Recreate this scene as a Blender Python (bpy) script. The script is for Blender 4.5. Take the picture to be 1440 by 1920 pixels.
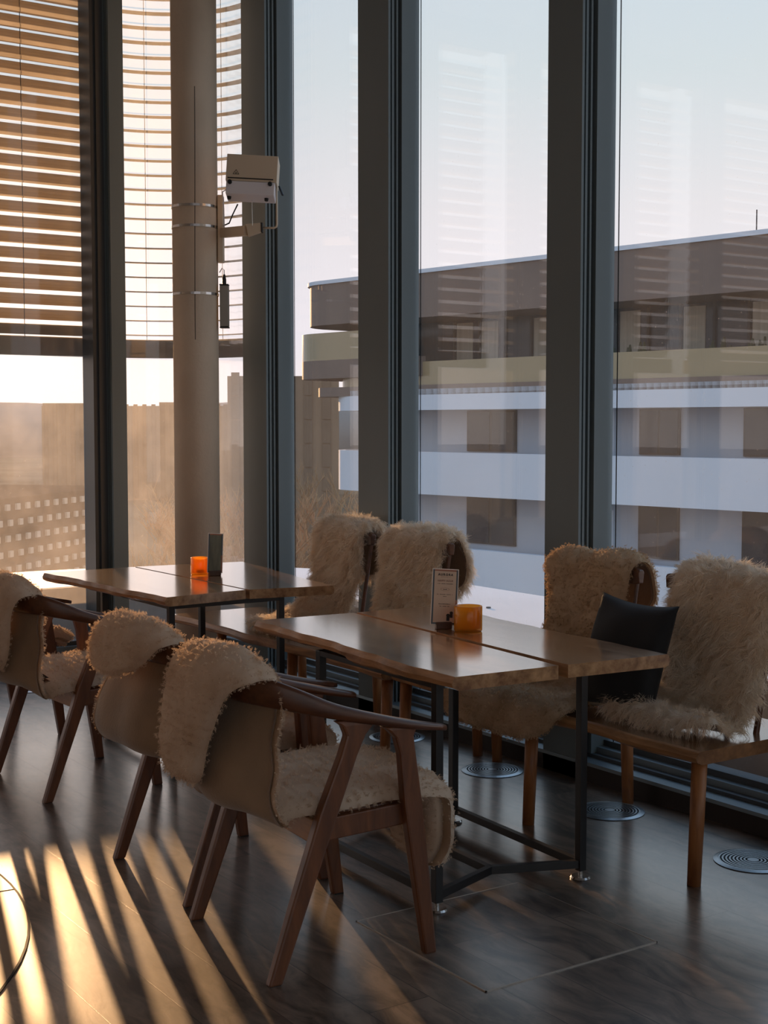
import bpy, bmesh, math, random
import numpy as np
from mathutils import Vector, Matrix

for o in list(bpy.data.objects):
    bpy.data.objects.remove(o)
SC = bpy.context.scene
COL = SC.collection
R = math.radians
rng = np.random.default_rng(7)
random.seed(7)

# ------------------------------------------------------------------ camera, world, sun, exposure
cam_d = bpy.data.cameras.new('camera')
cam = bpy.data.objects.new('camera', cam_d)
COL.objects.link(cam)
F_PX = 2600.0
cam_d.sensor_fit = 'VERTICAL'
cam_d.sensor_height = 32.0
cam_d.sensor_width = 24.0
cam_d.lens = F_PX / 1920.0 * 32.0
cam_d.clip_end = 5000
AZ = R(145.9)
PITCH = math.atan(165 / F_PX)
cam.location = (0, 0, 1.5)
cam.rotation_euler = (R(90) - PITCH, 0, AZ - R(90))
SC.camera = cam

SC.view_settings.view_transform = 'Standard'
SC.view_settings.look = 'None'
SC.view_settings.gamma = 1
SC.view_settings.exposure = 0.36
SC.view_settings.use_curve_mapping = False
SC.cycles.use_denoising = True
SC.cycles.max_bounces = 10
SC.cycles.transparent_max_bounces = 24
SC.cycles.sample_clamp_indirect = 6.0
SC.cycles.caustics_refractive = False

SUN_AZ, SUN_EL = R(163.2), R(5.6)
SUN_DIR = Vector((math.cos(SUN_AZ) * math.cos(SUN_EL), math.sin(SUN_AZ) * math.cos(SUN_EL), math.sin(SUN_EL)))
sun_d = bpy.data.lights.new('sun', 'SUN')
sun_d.energy = 5.8
sun_d.angle = R(0.7)
sun_d.color = (1.0, 0.56, 0.26)
sun = bpy.data.objects.new('sun', sun_d)
COL.objects.link(sun)
sun.rotation_euler = SUN_DIR.to_track_quat('Z', 'Y').to_euler()
sun.location = (-20, 8, 12)


def make_world():
    w = bpy.data.worlds.new('sky')
    SC.world = w
    w.use_nodes = True
    nt = w.node_tree
    nt.nodes.clear()
    N, L = nt.nodes.new, nt.links.new
    out = N('ShaderNodeOutputWorld')
    bg = N('ShaderNodeBackground')
    L(bg.outputs[0], out.inputs[0])
    tc = N('ShaderNodeTexCoord')
    sep = N('ShaderNodeSeparateXYZ')
    L(tc.outputs['Generated'], sep.inputs[0])
    ramp = N('ShaderNodeValToRGB')
    L(sep.outputs['Z'], ramp.inputs[0])
    cr = ramp.color_ramp
    cr.elements[0].position = 0.0
    cr.elements[0].color = (.80, .72, .70, 1)
    cr.elements[1].position = 1.0
    cr.elements[1].color = (.22, .38, .62, 1)
    for p, c in ((.06, (.74, .70, .74)), (.15, (.66, .645, .67)), (.24, (.54, .60, .63)), (.5, (.38, .52, .68))):
        e = cr.elements.new(p)
        e.color = (*c, 1)
    dot = N('ShaderNodeVectorMath')
    dot.operation = 'DOT_PRODUCT'
    nrm = N('ShaderNodeVectorMath')
    nrm.operation = 'NORMALIZE'
    L(tc.outputs['Generated'], nrm.inputs[0])
    L(nrm.outputs[0], dot.inputs[0])
    dot.inputs[1].default_value = SUN_DIR
    mx = N('ShaderNodeMath'); mx.operation = 'MAXIMUM'; mx.inputs[1].default_value = 0
    L(dot.outputs['Value'], mx.inputs[0])
    p1 = N('ShaderNodeMath'); p1.operation = 'POWER'; p1.inputs[1].default_value = 14
    p2 = N('ShaderNodeMath'); p2.operation = 'POWER'; p2.inputs[1].default_value = 220
    L(mx.outputs[0], p1.inputs[0]); L(mx.outputs[0], p2.inputs[0])
    a1 = N('ShaderNodeMix'); a1.data_type = 'RGBA'; a1.blend_type = 'ADD'
    L(p1.outputs[0], a1.inputs['Factor']); L(ramp.outputs[0], a1.inputs['A'])
    a1.inputs['B'].default_value = (.06, .04, .05, 1)
    a2 = N('ShaderNodeMix'); a2.data_type = 'RGBA'; a2.blend_type = 'ADD'
    L(p2.outputs[0], a2.inputs['Factor']); L(a1.outputs['Result'], a2.inputs['A'])
    a2.inputs['B'].default_value = (.7, .45, .2, 1)
    L(a2.outputs['Result'], bg.inputs[0])
    bg.inputs[1].default_value = 1.08


make_world()


# ------------------------------------------------------------------ materials
def lin(r, g, b):
    f = lambda c: (c / 255 / 12.92) if c / 255 <= .04045 else ((c / 255 + .055) / 1.055) ** 2.4
    return (f(r), f(g), f(b), 1)


MATS = {}


def mat(name, rgb, rough=.5, metal=0.0, var=.0, vscale=(8, 8, 8), bump=0.0, bscale=60, coat=0.0, spec=.5, emit=None, estr=0, sheen=0):
    if name in MATS:
        return MATS[name]
    m = bpy.data.materials.new(name)
    m.use_nodes = True
    nt = m.node_tree
    b = nt.nodes['Principled BSDF']
    c = lin(*rgb)
    b.inputs['Base Color'].default_value = c
    b.inputs['Roughness'].default_value = rough
    b.inputs['Metallic'].default_value = metal
    b.inputs['Specular IOR Level'].default_value = spec
    b.inputs['Coat Weight'].default_value = coat
    b.inputs['Sheen Weight'].default_value = sheen
    if emit:
        b.inputs['Emission Color'].default_value = lin(*emit)
        b.inputs['Emission Strength'].default_value = estr
    N, L = nt.nodes.new, nt.links.new
    tc = N('ShaderNodeTexCoord')
    if var > 0:
        mp = N('ShaderNodeMapping'); mp.inputs['Scale'].default_value = vscale
        L(tc.outputs['Object'], mp.inputs[0])
        no = N('ShaderNodeTexNoise'); no.inputs['Scale'].default_value = 1; no.inputs['Detail'].default_value = 6
        L(mp.outputs[0], no.inputs['Vector'])
        rp = N('ShaderNodeValToRGB')
        rp.color_ramp.elements[0].position = .3; rp.color_ramp.elements[1].position = .7
        rp.color_ramp.elements[0].color = tuple(x * (1 - var) for x in c[:3]) + (1,)
        rp.color_ramp.elements[1].color = tuple(min(1, x * (1 + var)) for x in c[:3]) + (1,)
        L(no.outputs['Fac'], rp.inputs[0]); L(rp.outputs[0], b.inputs['Base Color'])
    if bump > 0:
        n2 = N('ShaderNodeTexNoise'); n2.inputs['Scale'].default_value = bscale; n2.inputs['Detail'].default_value = 4
        L(tc.outputs['Object'], n2.inputs['Vector'])
        bp = N('ShaderNodeBump'); bp.inputs['Strength'].default_value = bump; bp.inputs['Distance'].default_value = .01
        L(n2.outputs['Fac'], bp.inputs['Height']); L(bp.outputs[0], b.inputs['Normal'])
    MATS[name] = m
    return m


def wood(name, dark, light, axis='X', rough=.4, coat=0.0, grain=1.0, bump=.15, knots=False):
    if name in MATS:
        return MATS[name]
    m = bpy.data.materials.new(name)
    m.use_nodes = True
    nt = m.node_tree
    b = nt.nodes['Principled BSDF']
    N, L = nt.nodes.new, nt.links.new
    tc = N('ShaderNodeTexCoord')
    mp = N('ShaderNodeMapping')
    s = {'X': (1.2, 22, 22), 'Y': (22, 1.2, 22), 'Z': (22, 22, 1.2)}[axis]
    mp.inputs['Scale'].default_value = tuple(v * grain for v in s)
    L(tc.outputs['Object'], mp.inputs[0])
    n0 = N('ShaderNodeTexNoise'); n0.inputs['Scale'].default_value = 2.2; n0.inputs['Detail'].default_value = 3
    L(tc.outputs['Object'], n0.inputs['Vector'])
    mixv = N('ShaderNodeMix'); mixv.data_type = 'VECTOR'; mixv.inputs['Factor'].default_value = .18
    # cathedral figure: bend the grain with a slow noise
    vm = N('ShaderNodeVectorMath'); vm.operation = 'MULTIPLY_ADD'
    L(n0.outputs['Color'], vm.inputs[0]); vm.inputs[1].default_value = (4, 4, 4); L(mp.outputs[0], vm.inputs[2])
    no = N('ShaderNodeTexNoise'); no.inputs['Scale'].default_value = 1.0; no.inputs['Detail'].default_value = 7; no.inputs['Roughness'].default_value = .62
    L(vm.outputs[0], no.inputs['Vector'])
    rp = N('ShaderNodeValToRGB')
    rp.color_ramp.elements[0].position = .32; rp.color_ramp.elements[1].position = .68
    rp.color_ramp.elements[0].color = lin(*dark); rp.color_ramp.elements[1].color = lin(*light)
    L(no.outputs['Fac'], rp.inputs[0]); L(rp.outputs[0], b.inputs['Base Color'])
    b.inputs['Roughness'].default_value = rough
    b.inputs['Coat Weight'].default_value = coat
    b.inputs['Coat Roughness'].default_value = rough * .7
    if bump:
        bp = N('ShaderNodeBump'); bp.inputs['Strength'].default_value = bump; bp.inputs['Distance'].default_value = .004
        L(no.outputs['Fac'], bp.inputs['Height']); L(bp.outputs[0], b.inputs['Normal'])
        if coat: L(bp.outputs[0], b.inputs['Coat Normal'])
    MATS[name] = m
    return m


def floor_mat():
    m = bpy.data.materials.new('dark_oak_planks'); m.use_nodes = True
    nt = m.node_tree; b = nt.nodes['Principled BSDF']; N, L = nt.nodes.new, nt.links.new
    tc = N('ShaderNodeTexCoord')
    br = N('ShaderNodeTexBrick')
    br.inputs['Scale'].default_value = 1.0
    br.inputs['Brick Width'].default_value = 2.1; br.inputs['Row Height'].default_value = .19
    br.inputs['Mortar Size'].default_value = .0016; br.inputs['Mortar Smooth'].default_value = .2
    br.offset = .37
    br.inputs['Color1'].default_value = (.35, .35, .35, 1); br.inputs['Color2'].default_value = (.65, .65, .65, 1); br.inputs['Mortar'].default_value = (0, 0, 0, 1)
    L(tc.outputs['Object'], br.inputs['Vector'])
    mp = N('ShaderNodeMapping'); mp.inputs['Scale'].default_value = (1.6, 16, 1)
    L(tc.outputs['Object'], mp.inputs[0])
    n0 = N('ShaderNodeTexNoise'); n0.inputs['Scale'].default_value = 1.7; n0.inputs['Detail'].default_value = 3
    L(tc.outputs['Object'], n0.inputs['Vector'])
    vm = N('ShaderNodeVectorMath'); vm.operation = 'MULTIPLY_ADD'
    L(n0.outputs['Color'], vm.inputs[0]); vm.inputs[1].default_value = (6, 6, 6); L(mp.outputs[0], vm.inputs[2])
    va = N('ShaderNodeVectorMath'); va.operation = 'MULTIPLY_ADD'
    L(br.outputs['Color'], va.inputs[0]); va.inputs[1].default_value = (9, 9, 9); L(vm.outputs[0], va.inputs[2])
    no = N('ShaderNodeTexNoise'); no.inputs['Scale'].default_value = 1.0; no.inputs['Detail'].default_value = 8; no.inputs['Roughness'].default_value = .6
    L(va.outputs[0], no.inputs['Vector'])
    rp = N('ShaderNodeValToRGB')
    rp.color_ramp.elements[0].position = .36; rp.color_ramp.elements[1].position = .64
    rp.color_ramp.elements[0].color = lin(48, 41, 36); rp.color_ramp.elements[1].color = lin(134, 118, 104)
    L(no.outputs['Fac'], rp.inputs[0])
    mx = N('ShaderNodeMix'); mx.data_type = 'RGBA'; mx.blend_type = 'MULTIPLY'; mx.inputs['Factor'].default_value = 1
    L(rp.outputs[0], mx.inputs['A'])
    r2 = N('ShaderNodeValToRGB'); r2.color_ramp.elements[0].color = (.2, .2, .2, 1); r2.color_ramp.elements[0].position = 0
    r2.color_ramp.elements[1].color = (1, 1, 1, 1); r2.color_ramp.elements[1].position = .3
    e = r2.color_ramp.elements.new(.7); e.color = (1.12, 1.08, 1.04, 1)
    L(br.outputs['Color'], r2.inputs[0]); L(r2.outputs[0], mx.inputs['B'])
    L(mx.outputs['Result'], b.inputs['Base Color'])
    b.inputs['Coat Weight'].default_value = 1.0
    b.inputs['Coat Roughness'].default_value = .22
    b.inputs['Coat IOR'].default_value = 1.7
    b.inputs['Specular IOR Level'].default_value = .8
    n3 = N('ShaderNodeTexNoise'); n3.inputs['Scale'].default_value = 3.0; n3.inputs['Detail'].default_value = 5
    L(tc.outputs['Object'], n3.inputs['Vector'])
    rr = N('ShaderNodeMapRange'); rr.inputs['To Min'].default_value = .27; rr.inputs['To Max'].default_value = .40
    L(n3.outputs['Fac'], rr.inputs['Value']); L(rr.outputs[0], b.inputs['Roughness'])
    ad = N('ShaderNodeMath'); ad.operation = 'MULTIPLY_ADD'; ad.inputs[1].default_value = .5
    L(no.outputs['Fac'], ad.inputs[0]); L(br.outputs['Fac'], ad.inputs[2])
    ng = N('ShaderNodeMath'); ng.operation = 'SUBTRACT'
    L(no.outputs['Fac'], ng.inputs[0]); L(br.outputs['Fac'], ng.inputs[1])
    bp = N('ShaderNodeBump'); bp.inputs['Strength'].default_value = .16; bp.inputs['Distance'].default_value = .003
    L(ng.outputs[0], bp.inputs['Height']); L(bp.outputs[0], b.inputs['Normal'])
    b2 = N('ShaderNodeBump'); b2.inputs['Strength'].default_value = .10; b2.inputs['Distance'].default_value = .003
    L(ng.outputs[0], b2.inputs['Height']); L(b2.outputs[0], b.inputs['Coat Normal'])
    return m


def glass_mat(name='window_glass', dirt=.02, tint=(.975, .98, .98)):
    m = bpy.data.materials.new(name); m.use_nodes = True
    nt = m.node_tree; nt.nodes.clear(); N, L = nt.nodes.new, nt.links.new
    out = N('ShaderNodeOutputMaterial')
    tr = N('ShaderNodeBsdfTransparent'); tr.inputs[0].default_value = (*tint, 1)
    tl = N('ShaderNodeBsdfTranslucent'); tl.inputs[0].default_value = (1, .95, .88, 1)
    gl = N('ShaderNodeBsdfGlossy'); gl.inputs['Roughness'].default_value = .0
    tc = N('ShaderNodeTexCoord')
    vo = N('ShaderNodeTexVoronoi'); vo.inputs['Scale'].default_value = 28
    L(tc.outputs['Object'], vo.inputs['Vector'])
    sp = N('ShaderNodeMath'); sp.operation = 'LESS_THAN'; sp.inputs[1].default_value = .045
    L(vo.outputs['Distance'], sp.inputs[0])
    no = N('ShaderNodeTexNoise'); no.inputs['Scale'].default_value = 2.5; no.inputs['Detail'].default_value = 8; no.inputs['Roughness'].default_value = .7
    L(tc.outputs['Object'], no.inputs['Vector'])
    mr = N('ShaderNodeMapRange'); mr.inputs['From Min'].default_value = .3; mr.inputs['From Max'].default_value = .75
    mr.inputs['To Min'].default_value = dirt * .6; mr.inputs['To Max'].default_value = dirt * 1.5
    L(no.outputs['Fac'], mr.inputs['Value'])
    ad = N('ShaderNodeMath'); ad.operation = 'MULTIPLY_ADD'; ad.inputs[1].default_value = .3
    L(sp.outputs[0], ad.inputs[0]); L(mr.outputs[0], ad.inputs[2])
    m1 = N('ShaderNodeMixShader'); L(ad.outputs[0], m1.inputs[0]); L(tr.outputs[0], m1.inputs[1]); L(tl.outputs[0], m1.inputs[2])
    fr = N('ShaderNodeFresnel')
    ge = N('ShaderNodeNewGeometry')
    io = N('ShaderNodeMapRange'); io.inputs['To Min'].default_value = 1.45; io.inputs['To Max'].default_value = 1 / 1.45
    L(ge.outputs['Backfacing'], io.inputs['Value']); L(io.outputs[0], fr.inputs['IOR'])
    m2 = N('ShaderNodeMixShader'); L(fr.outputs[0], m2.inputs[0]); L(m1.outputs[0], m2.inputs[1]); L(gl.outputs[0], m2.inputs[2])
    L(m2.outputs[0], out.inputs[0])
    return m


def fur_mat(name, rgb, rgb2, trans=.3):
    m = bpy.data.materials.new(name); m.use_nodes = True
    nt = m.node_tree; nt.nodes.clear(); N, L = nt.nodes.new, nt.links.new
    out = N('ShaderNodeOutputMaterial')
    df = N('ShaderNodeBsdfDiffuse'); tl = N('ShaderNodeBsdfTranslucent')
    tc = N('ShaderNodeTexCoord')
    no = N('ShaderNodeTexNoise'); no.inputs['Scale'].default_value = 9; no.inputs['Detail'].default_value = 4
    L(tc.outputs['Object'], no.inputs['Vector'])
    ge = N('ShaderNodeNewGeometry')
    ad = N('ShaderNodeMath'); ad.operation = 'MULTIPLY_ADD'; ad.inputs[1].default_value = .35
    L(ge.outputs['Random Per Island'], ad.inputs[0]); L(no.outputs['Fac'], ad.inputs[2])
    rp = N('ShaderNodeValToRGB')
    rp.color_ramp.elements[0].position = .38; rp.color_ramp.elements[1].position = .95
    rp.color_ramp.elements[0].color = lin(*rgb2); rp.color_ramp.elements[1].color = lin(*rgb)
    L(ad.outputs[0], rp.inputs[0])
    L(rp.outputs[0], df.inputs[0]); L(rp.outputs[0], tl.inputs[0])
    mx = N('ShaderNodeMixShader'); mx.inputs[0].default_value = trans
    L(df.outputs[0], mx.inputs[1]); L(tl.outputs[0], mx.inputs[2]); L(mx.outputs[0], out.inputs[0])
    return m


M_FLOOR = floor_mat()
M_GLASS = glass_mat()
M_GLASSB = glass_mat('dusty_haze_glass', .085)  # dust veil made heavier to stand in for haze over the city too
M_MULL = mat('mullion_grey', (98, 112, 117), .55, var=.05, vscale=(3, 3, 1))
M_FRAME = mat('window_frame_dark', (66, 74, 80), .45)
M_GASKET = mat('black_gasket', (20, 22, 24), .7)
M_SILL = mat('sill_plate', (118, 132, 140), .35, .4)
M_BASE = mat('baseboard_dark', (38, 30, 26), .6)
M_CEIL = mat('ceiling_paint', (190, 192, 194), .9)
M_WALL = mat('grey_wall_paint', (150, 150, 150), .9, var=.05)
M_CONC = mat('column_concrete', (204, 188, 168), .8, var=.10, vscale=(5, 5, 2.5), bump=.25, bscale=45)
M_STEEL = mat('brushed_steel', (190, 190, 190), .25, 1.0)
M_BLACK = mat('black_powder_coat', (22, 22, 24), .38)
M_TABLE = wood('oak_table', (118, 80, 52), (192, 148, 106), 'X', .18, .9, 1.0, .03)
M_EDGE = wood('live_edge', (130, 90, 56), (200, 150, 102), 'X', .5, .0, 1.4, .5)
M_BENCH = wood('oak_bench', (104, 70, 44), (154, 110, 72), 'X', .22, 1.0, 1.0, .04)
M_LEG = wood('turned_oak', (124, 76, 42), (168, 112, 66), 'Z', .45, .0, 1.6, .1)
M_CHAIR = wood('walnut_chair', (68, 37, 21), (102, 60, 35), 'Y', .36, .1, 1.5, .08)
M_CHAIRLEG = wood('chair_leg_wood', (84, 47, 26), (122, 73, 42), 'Z', .36, .1, 1.5, .08)
M_PLY = wood('pale_apron', (138, 92, 56), (180, 128, 82), 'X', .42, .1, 1.4, .08)
M_PAD = mat('dark_seat_pad', (34, 30, 32), .55, bump=.1, bscale=300)
M_SUEDE = mat('suede_hide', (142, 116, 90), .85, var=.22, vscale=(7, 7, 5), bump=.2, bscale=120, sheen=.3)
M_FUR = fur_mat('sheared_fur', (238, 218, 196), (206, 178, 150))
M_FURL = fur_mat('long_fur', (255, 248, 236), (238, 216, 188), .4)
M_FURB = fur_mat('curly_fur', (232, 208, 178), (186, 154, 120))
M_PILLOW = mat('charcoal_cushion', (21, 22, 25), .8, var=.12, vscale=(10, 10, 10), bump=.15, bscale=250, sheen=.06)
M_BEIGE = mat('beige_metal', (206, 188, 164), .45)
M_WHITEM = mat('white_metal', (226, 222, 226), .5)
M_LEDGE = mat('white_ledge', (244, 244, 248), .55, var=.03, vscale=(2, 2, 2))
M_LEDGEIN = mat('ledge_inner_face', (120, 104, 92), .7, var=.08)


# ------------------------------------------------------------------ mesh helpers
class MB:
    """Collects shapes into one mesh."""

    def __init__(s):
        s.bm = bmesh.new()

    def box(s, a, b, M=None):
        x0, y0, z0 = a
        x1, y1, z1 = b
        P = [(x0, y0, z0), (x1, y0, z0), (x1, y1, z0), (x0, y1, z0), (x0, y0, z1), (x1, y0, z1), (x1, y1, z1), (x0, y1, z1)]
        vs = [s.bm.verts.new((M @ Vector(p)) if M else p) for p in P]
        for f in ((3, 2, 1, 0), (4, 5, 6, 7), (0, 1, 5, 4), (1, 2, 6, 5), (2, 3, 7, 6), (3, 0, 4, 7)):
            s.bm.faces.new([vs[i] for i in f])
        return s

    def bar(s, p, q, w, h, up=(0, 0, 1), w2=None, h2=None):
        p, q = Vector(p), Vector(q)
        d = (q - p).normalized()
        u = Vector(up)
        sx = d.cross(u).normalized()
        uy = sx.cross(d).normalized()
        w2 = w if w2 is None else w2
        h2 = h if h2 is None else h2
        A = [p + sx * a * w / 2 + uy * b * h / 2 for a, b in ((-1, -1), (1, -1), (1, 1), (-1, 1))]
        B = [q + sx * a * w2 / 2 + uy * b * h2 / 2 for a, b in ((-1, -1), (1, -1), (1, 1), (-1, 1))]
        s.loft([A, B])
        return s

    def loft(s, rings, close=True, caps=True):
        rows = [[s.bm.verts.new(p) for p in r] for r in rings]
        n = len(rows[0])
        for i in range(len(rows) - 1):
            for j in range(n if close else n - 1):
                k = (j + 1) % n
                s.bm.faces.new([rows[i][j], rows[i][k], rows[i + 1][k], rows[i + 1][j]])
        if caps and close:
            s.bm.faces.new(rows[0][::-1])
            s.bm.faces.new(rows[-1])
        return s

    def tube(s, pts, r, n=10, r2=None):
        pts = [Vector(p) for p in pts]
        rings = []
        m = len(pts)
        prev = None
        for i, p in enumerate(pts):
            d = (pts[min(i + 1, m - 1)] - pts[max(i - 1, 0)]).normalized()
            ref = prev if prev is not None else (Vector((0, 0, 1)) if abs(d.z) < .9 else Vector((1, 0, 0)))
            a = d.cross(ref).normalized()
            b = a.cross(d).normalized()
            prev = b
            rr = r if r2 is None else r + (r2 - r) * i / max(1, m - 1)
            rings.append([p + a * math.cos(2 * math.pi * k / n) * rr + b * math.sin(2 * math.pi * k / n) * rr for k in range(n)])
        s.loft(rings)
        return s

    def lathe(s, prof, n=32, c=(0, 0), closed=False):
        rings = []
        for r, z in prof:
            rings.append([(c[0] + math.cos(2 * math.pi * k / n) * r, c[1] + math.sin(2 * math.pi * k / n) * r, z) for k in range(n)])
        if closed:
            rings.append(rings[0])
        s.loft(rings, caps=not closed)
        return s

    def prism(s, poly, z0, z1):
        a = [s.bm.verts.new((x, y, z0)) for x, y in poly]
        b = [s.bm.verts.new((x, y, z1)) for x, y in poly]
        n = len(a)
        for i in range(n):
            k = (i + 1) % n
            s.bm.faces.new([a[i], a[k], b[k], b[i]])
        s.bm.faces.new(a[::-1])
        s.bm.faces.new(b)
        return s

    def build(s, name, m, parent=None, bevel=0, smooth=False, loc=None, seg=2):
        bmesh.ops.remove_doubles(s.bm, verts=s.bm.verts, dist=1e-6)
        bmesh.ops.recalc_face_normals(s.bm, faces=s.bm.faces)
        me = bpy.data.meshes.new(name)
        s.bm.to_mesh(me)
        s.bm.free()
        o = bpy.data.objects.new(name, me)
        COL.objects.link(o)
        for mm in (m if isinstance(m, (list, tuple)) else [m]):
            me.materials.append(mm)
        if parent:
            o.parent = parent
        if loc:
            o.location = loc
        if smooth:
            for p in me.polygons:
                p.use_smooth = True
        if bevel:
            b = o.modifiers.new('bevel', 'BEVEL')
            b.width = bevel
            b.segments = seg
            b.limit_method = 'ANGLE'
            b.angle_limit = R(35)
            if smooth:
                b.harden_normals = False
        return o


def tag(o, label=None, cat=None, group=None, kind=None):
    if label: o['label'] = label
    if cat: o['category'] = cat
    if group: o['group'] = group
    if kind: o['kind'] = kind
    return o


def empty(name, loc=(0, 0, 0), rz=0.0, label=None, cat=None, group=None, kind=None):
    o = bpy.data.objects.new(name, None)
    o.empty_display_size = .1
    COL.objects.link(o)
    o.location = loc
    o.rotation_euler = (0, 0, rz)
    return tag(o, label, cat, group, kind)


def copy_tree(o, parent=None):
    c = o.copy()
    COL.objects.link(c)
    c.parent = parent
    for ch in [x for x in COL.objects if x.parent == o]:
        copy_tree(ch, c)
    return c


def struct(o):
    o['kind'] = 'structure'
    return o


def np_mesh(name, V, Q, m, parent=None, smooth=True):
    me = bpy.data.meshes.new(name)
    V = np.ascontiguousarray(V, dtype=np.float32)
    Q = np.ascontiguousarray(Q, dtype=np.int32)
    me.vertices.add(len(V)); me.vertices.foreach_set('co', V.ravel())
    me.loops.add(Q.size); me.loops.foreach_set('vertex_index', Q.ravel())
    me.polygons.add(len(Q)); me.polygons.foreach_set('loop_start', np.arange(0, Q.size, 4, dtype=np.int32))
    me.polygons.foreach_set('use_smooth', np.full(len(Q), smooth))
    me.update(calc_edges=True)
    o = bpy.data.objects.new(name, me)
    COL.objects.link(o)
    me.materials.append(m)
    if parent: o.parent = parent
    return o


def catmull(P, n):
    P = np.asarray(P, float)
    P = np.vstack([2 * P[0] - P[1], P, 2 * P[-1] - P[-2]])
    k = len(P) - 3
    t = np.linspace(0, k - 1e-9, n)
    i = t.astype(int)
    f = (t - i)[:, None]
    p0, p1, p2, p3 = P[i], P[i + 1], P[i + 2], P[i + 3]
    return .5 * (2 * p1 + (p2 - p0) * f + (2 * p0 - 5 * p1 + 4 * p2 - p3) * f ** 2 + (3 * p1 - p0 - 3 * p2 + p3) * f ** 3)


def vnoise(P, scale, seed=0):
    """smooth pseudo noise from a few sines, -1..1"""
    r = np.random.default_rng(seed)
    out = np.zeros(len(P))
    for k in range(7):
        d = r.normal(size=3); d /= np.linalg.norm(d)
        f = scale * r.uniform(.6, 1.7)
        out += np.sin(P @ d * f * 6.283 + r.uniform(0, 6.28))
    return out / 3.6


# ------------------------------------------------------------------ room shell
ZC = 4.4
GY, GX = 4.085, -8.2
FYA, FXB = 3.925, -7.95
RX0, RY0 = 6.0, -7.5

b = MB()
outer = [(GX - .1, RY0 - .2), (RX0 + .2, RY0 - .2), (RX0 + .2, GY + .1), (-7.6, GY + .1)]
for k in range(9):
    a = R(90 + k * 90 / 8)
    outer.append((-7.65 + .65 * math.cos(a), 3.535 + .65 * math.sin(a)))
b.prism(outer, -.25, 0)
struct(b.build('floor', M_FLOOR))
b = MB()
b.prism(outer, ZC, ZC + .25)
struct(b.build('ceiling', M_CEIL))
struct(MB().box((GX - .1, RY0 - .2, 0), (RX0 + .2, RY0, ZC)).build('wall_back', M_WALL))
b = MB()
b.box((RX0, RY0, 0), (RX0 + .2, GY + .1, .5)); b.box((RX0, RY0, 3.9), (RX0 + .2, GY + .1, ZC))  # unseen wall; its large window openings are added to bring in fill daylight
for y in (RY0, -3.6, .2, GY - .3):
    b.box((RX0, y, .5), (RX0 + .2, y + .4, 3.9))
struct(b.build('wall_right', M_WALL))


def mullion_poly(w):
    r = [(w, 0), (w, .013), (w - .02, .013), (w - .02, .025), (w - .004, .025), (w - .004, .037), (w - .02, .037), (w - .02, .05),
         (w - .002, .05), (w - .002, .06), (w - .02, .06), (w - .02, .073), (w + .012, .073), (w + .012, .178)]
    return r + [(-x, y) for x, y in r[::-1]]


tn = [0]


def mullion_a(x0, x1):
    c, w = (x0 + x1) / 2, (x1 - x0) / 2
    b = MB()
    b.prism([(c + x, FYA + y) for x, y in mullion_poly(w)], 0, ZC)
    tn[0] += 1
    struct(b.build('trim_%d' % tn[0], M_MULL))


def mullion_b(y0, y1):
    c, w = (y0 + y1) / 2, (y1 - y0) / 2
    b = MB()
    b.prism([(FXB - y, c + x) for x, y in mullion_poly(w)], 0, ZC)
    tn[0] += 1
    struct(b.build('trim_%d' % tn[0], M_MULL))


MA = [(-7.283, -7.005), (-6.034, -5.759), (-4.558, -4.344), (-2.95, -2.74), (-1.40, -1.19), (.15, .36), (1.7, 1.91), (3.25, 3.46), (4.8, 5.01)]
MBm = [(3.383, 3.477), (1.38, 1.56), (-.57, -.39), (-2.52, -2.34), (-4.47, -4.29), (-6.42, -6.24)]
for a in MA: mullion_a(*a)
for a in MBm: mullion_b(*a)

struct(MB().box((GX - .01, 3.30, 0), (-8.04, 3.375, ZC)).build('trim_15', M_FRAME))
struct(MB().box((-8.04, 3.33, 0), (-8.02, 3.375, ZC)).build('trim_16', M_FRAME))

# sill boxes / baseboards along both glass walls and the rounded corner
CX, CY = -7.65, 3.535


def corner_arc(r, n=10, a0=90, a1=180):
    return [(CX + r * math.cos(R(a0 + (a1 - a0) * k / n)), CY + r * math.sin(R(a0 + (a1 - a0) * k / n))) for k in range(n + 1)]


def sweep_wall(name, d0, d1, z0, z1, m, x_end=RX0, y_end=RY0):
    """strip following wall A, the rounded corner and wall B between offsets d0 and d1 (distance outwards from the glass line)."""
    def line(d):
        return [(x_end, GY + d)] + corner_arc(.55 + d) + [(GX + .0 - d, y_end)]
    p0, p1 = line(d0), line(d1)
    b = MB()
    rings = []
    for q0, q1 in zip(p0, p1):
        rings.append([(q0[0], q0[1], z0), (q1[0], q1[1], z0), (q1[0], q1[1], z1), (q0[0], q0[1], z1)])
    b.loft(rings)
    return b.build(name, m)


struct(sweep_wall('baseboard_left', -.16, .09, 0, .07, M_BASE))
struct(sweep_wall('trim_20', -.165, -.09, .07, .085, M_SILL))
struct(sweep_wall('trim_21', -.09, -.055, .07, .10, M_FRAME))
struct(sweep_wall('trim_22', -.055, -.015, .07, .125, M_SILL))
struct(sweep_wall('trim_23', -.015, .06, .07, .15, M_FRAME))
struct(sweep_wall('trim_24', -.16, .12, 4.28, ZC, M_MULL))

# panes
wn = [0]


def window(poly_lo, name=None):
    pass


def pane_box(a, bb, m=None):
    wn[0] += 1
    o = MB().box(a, bb).build('window_%d' % wn[0], m or M_GLASS)
    struct(o)
    return o


for (l, r) in zip([a[1] for a in MBm[1:]] + [RY0], [a[0] for a in MBm]):
    pane_box((GX - .006, l - .01, .12), (GX + .006, r + .01, 4.30), M_GLASSB)
pane_box((RX0 + .09, RY0, .5), (RX0 + .11, GY, 3.9))  # unseen pane for the daylight openings added in the right wall
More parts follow.
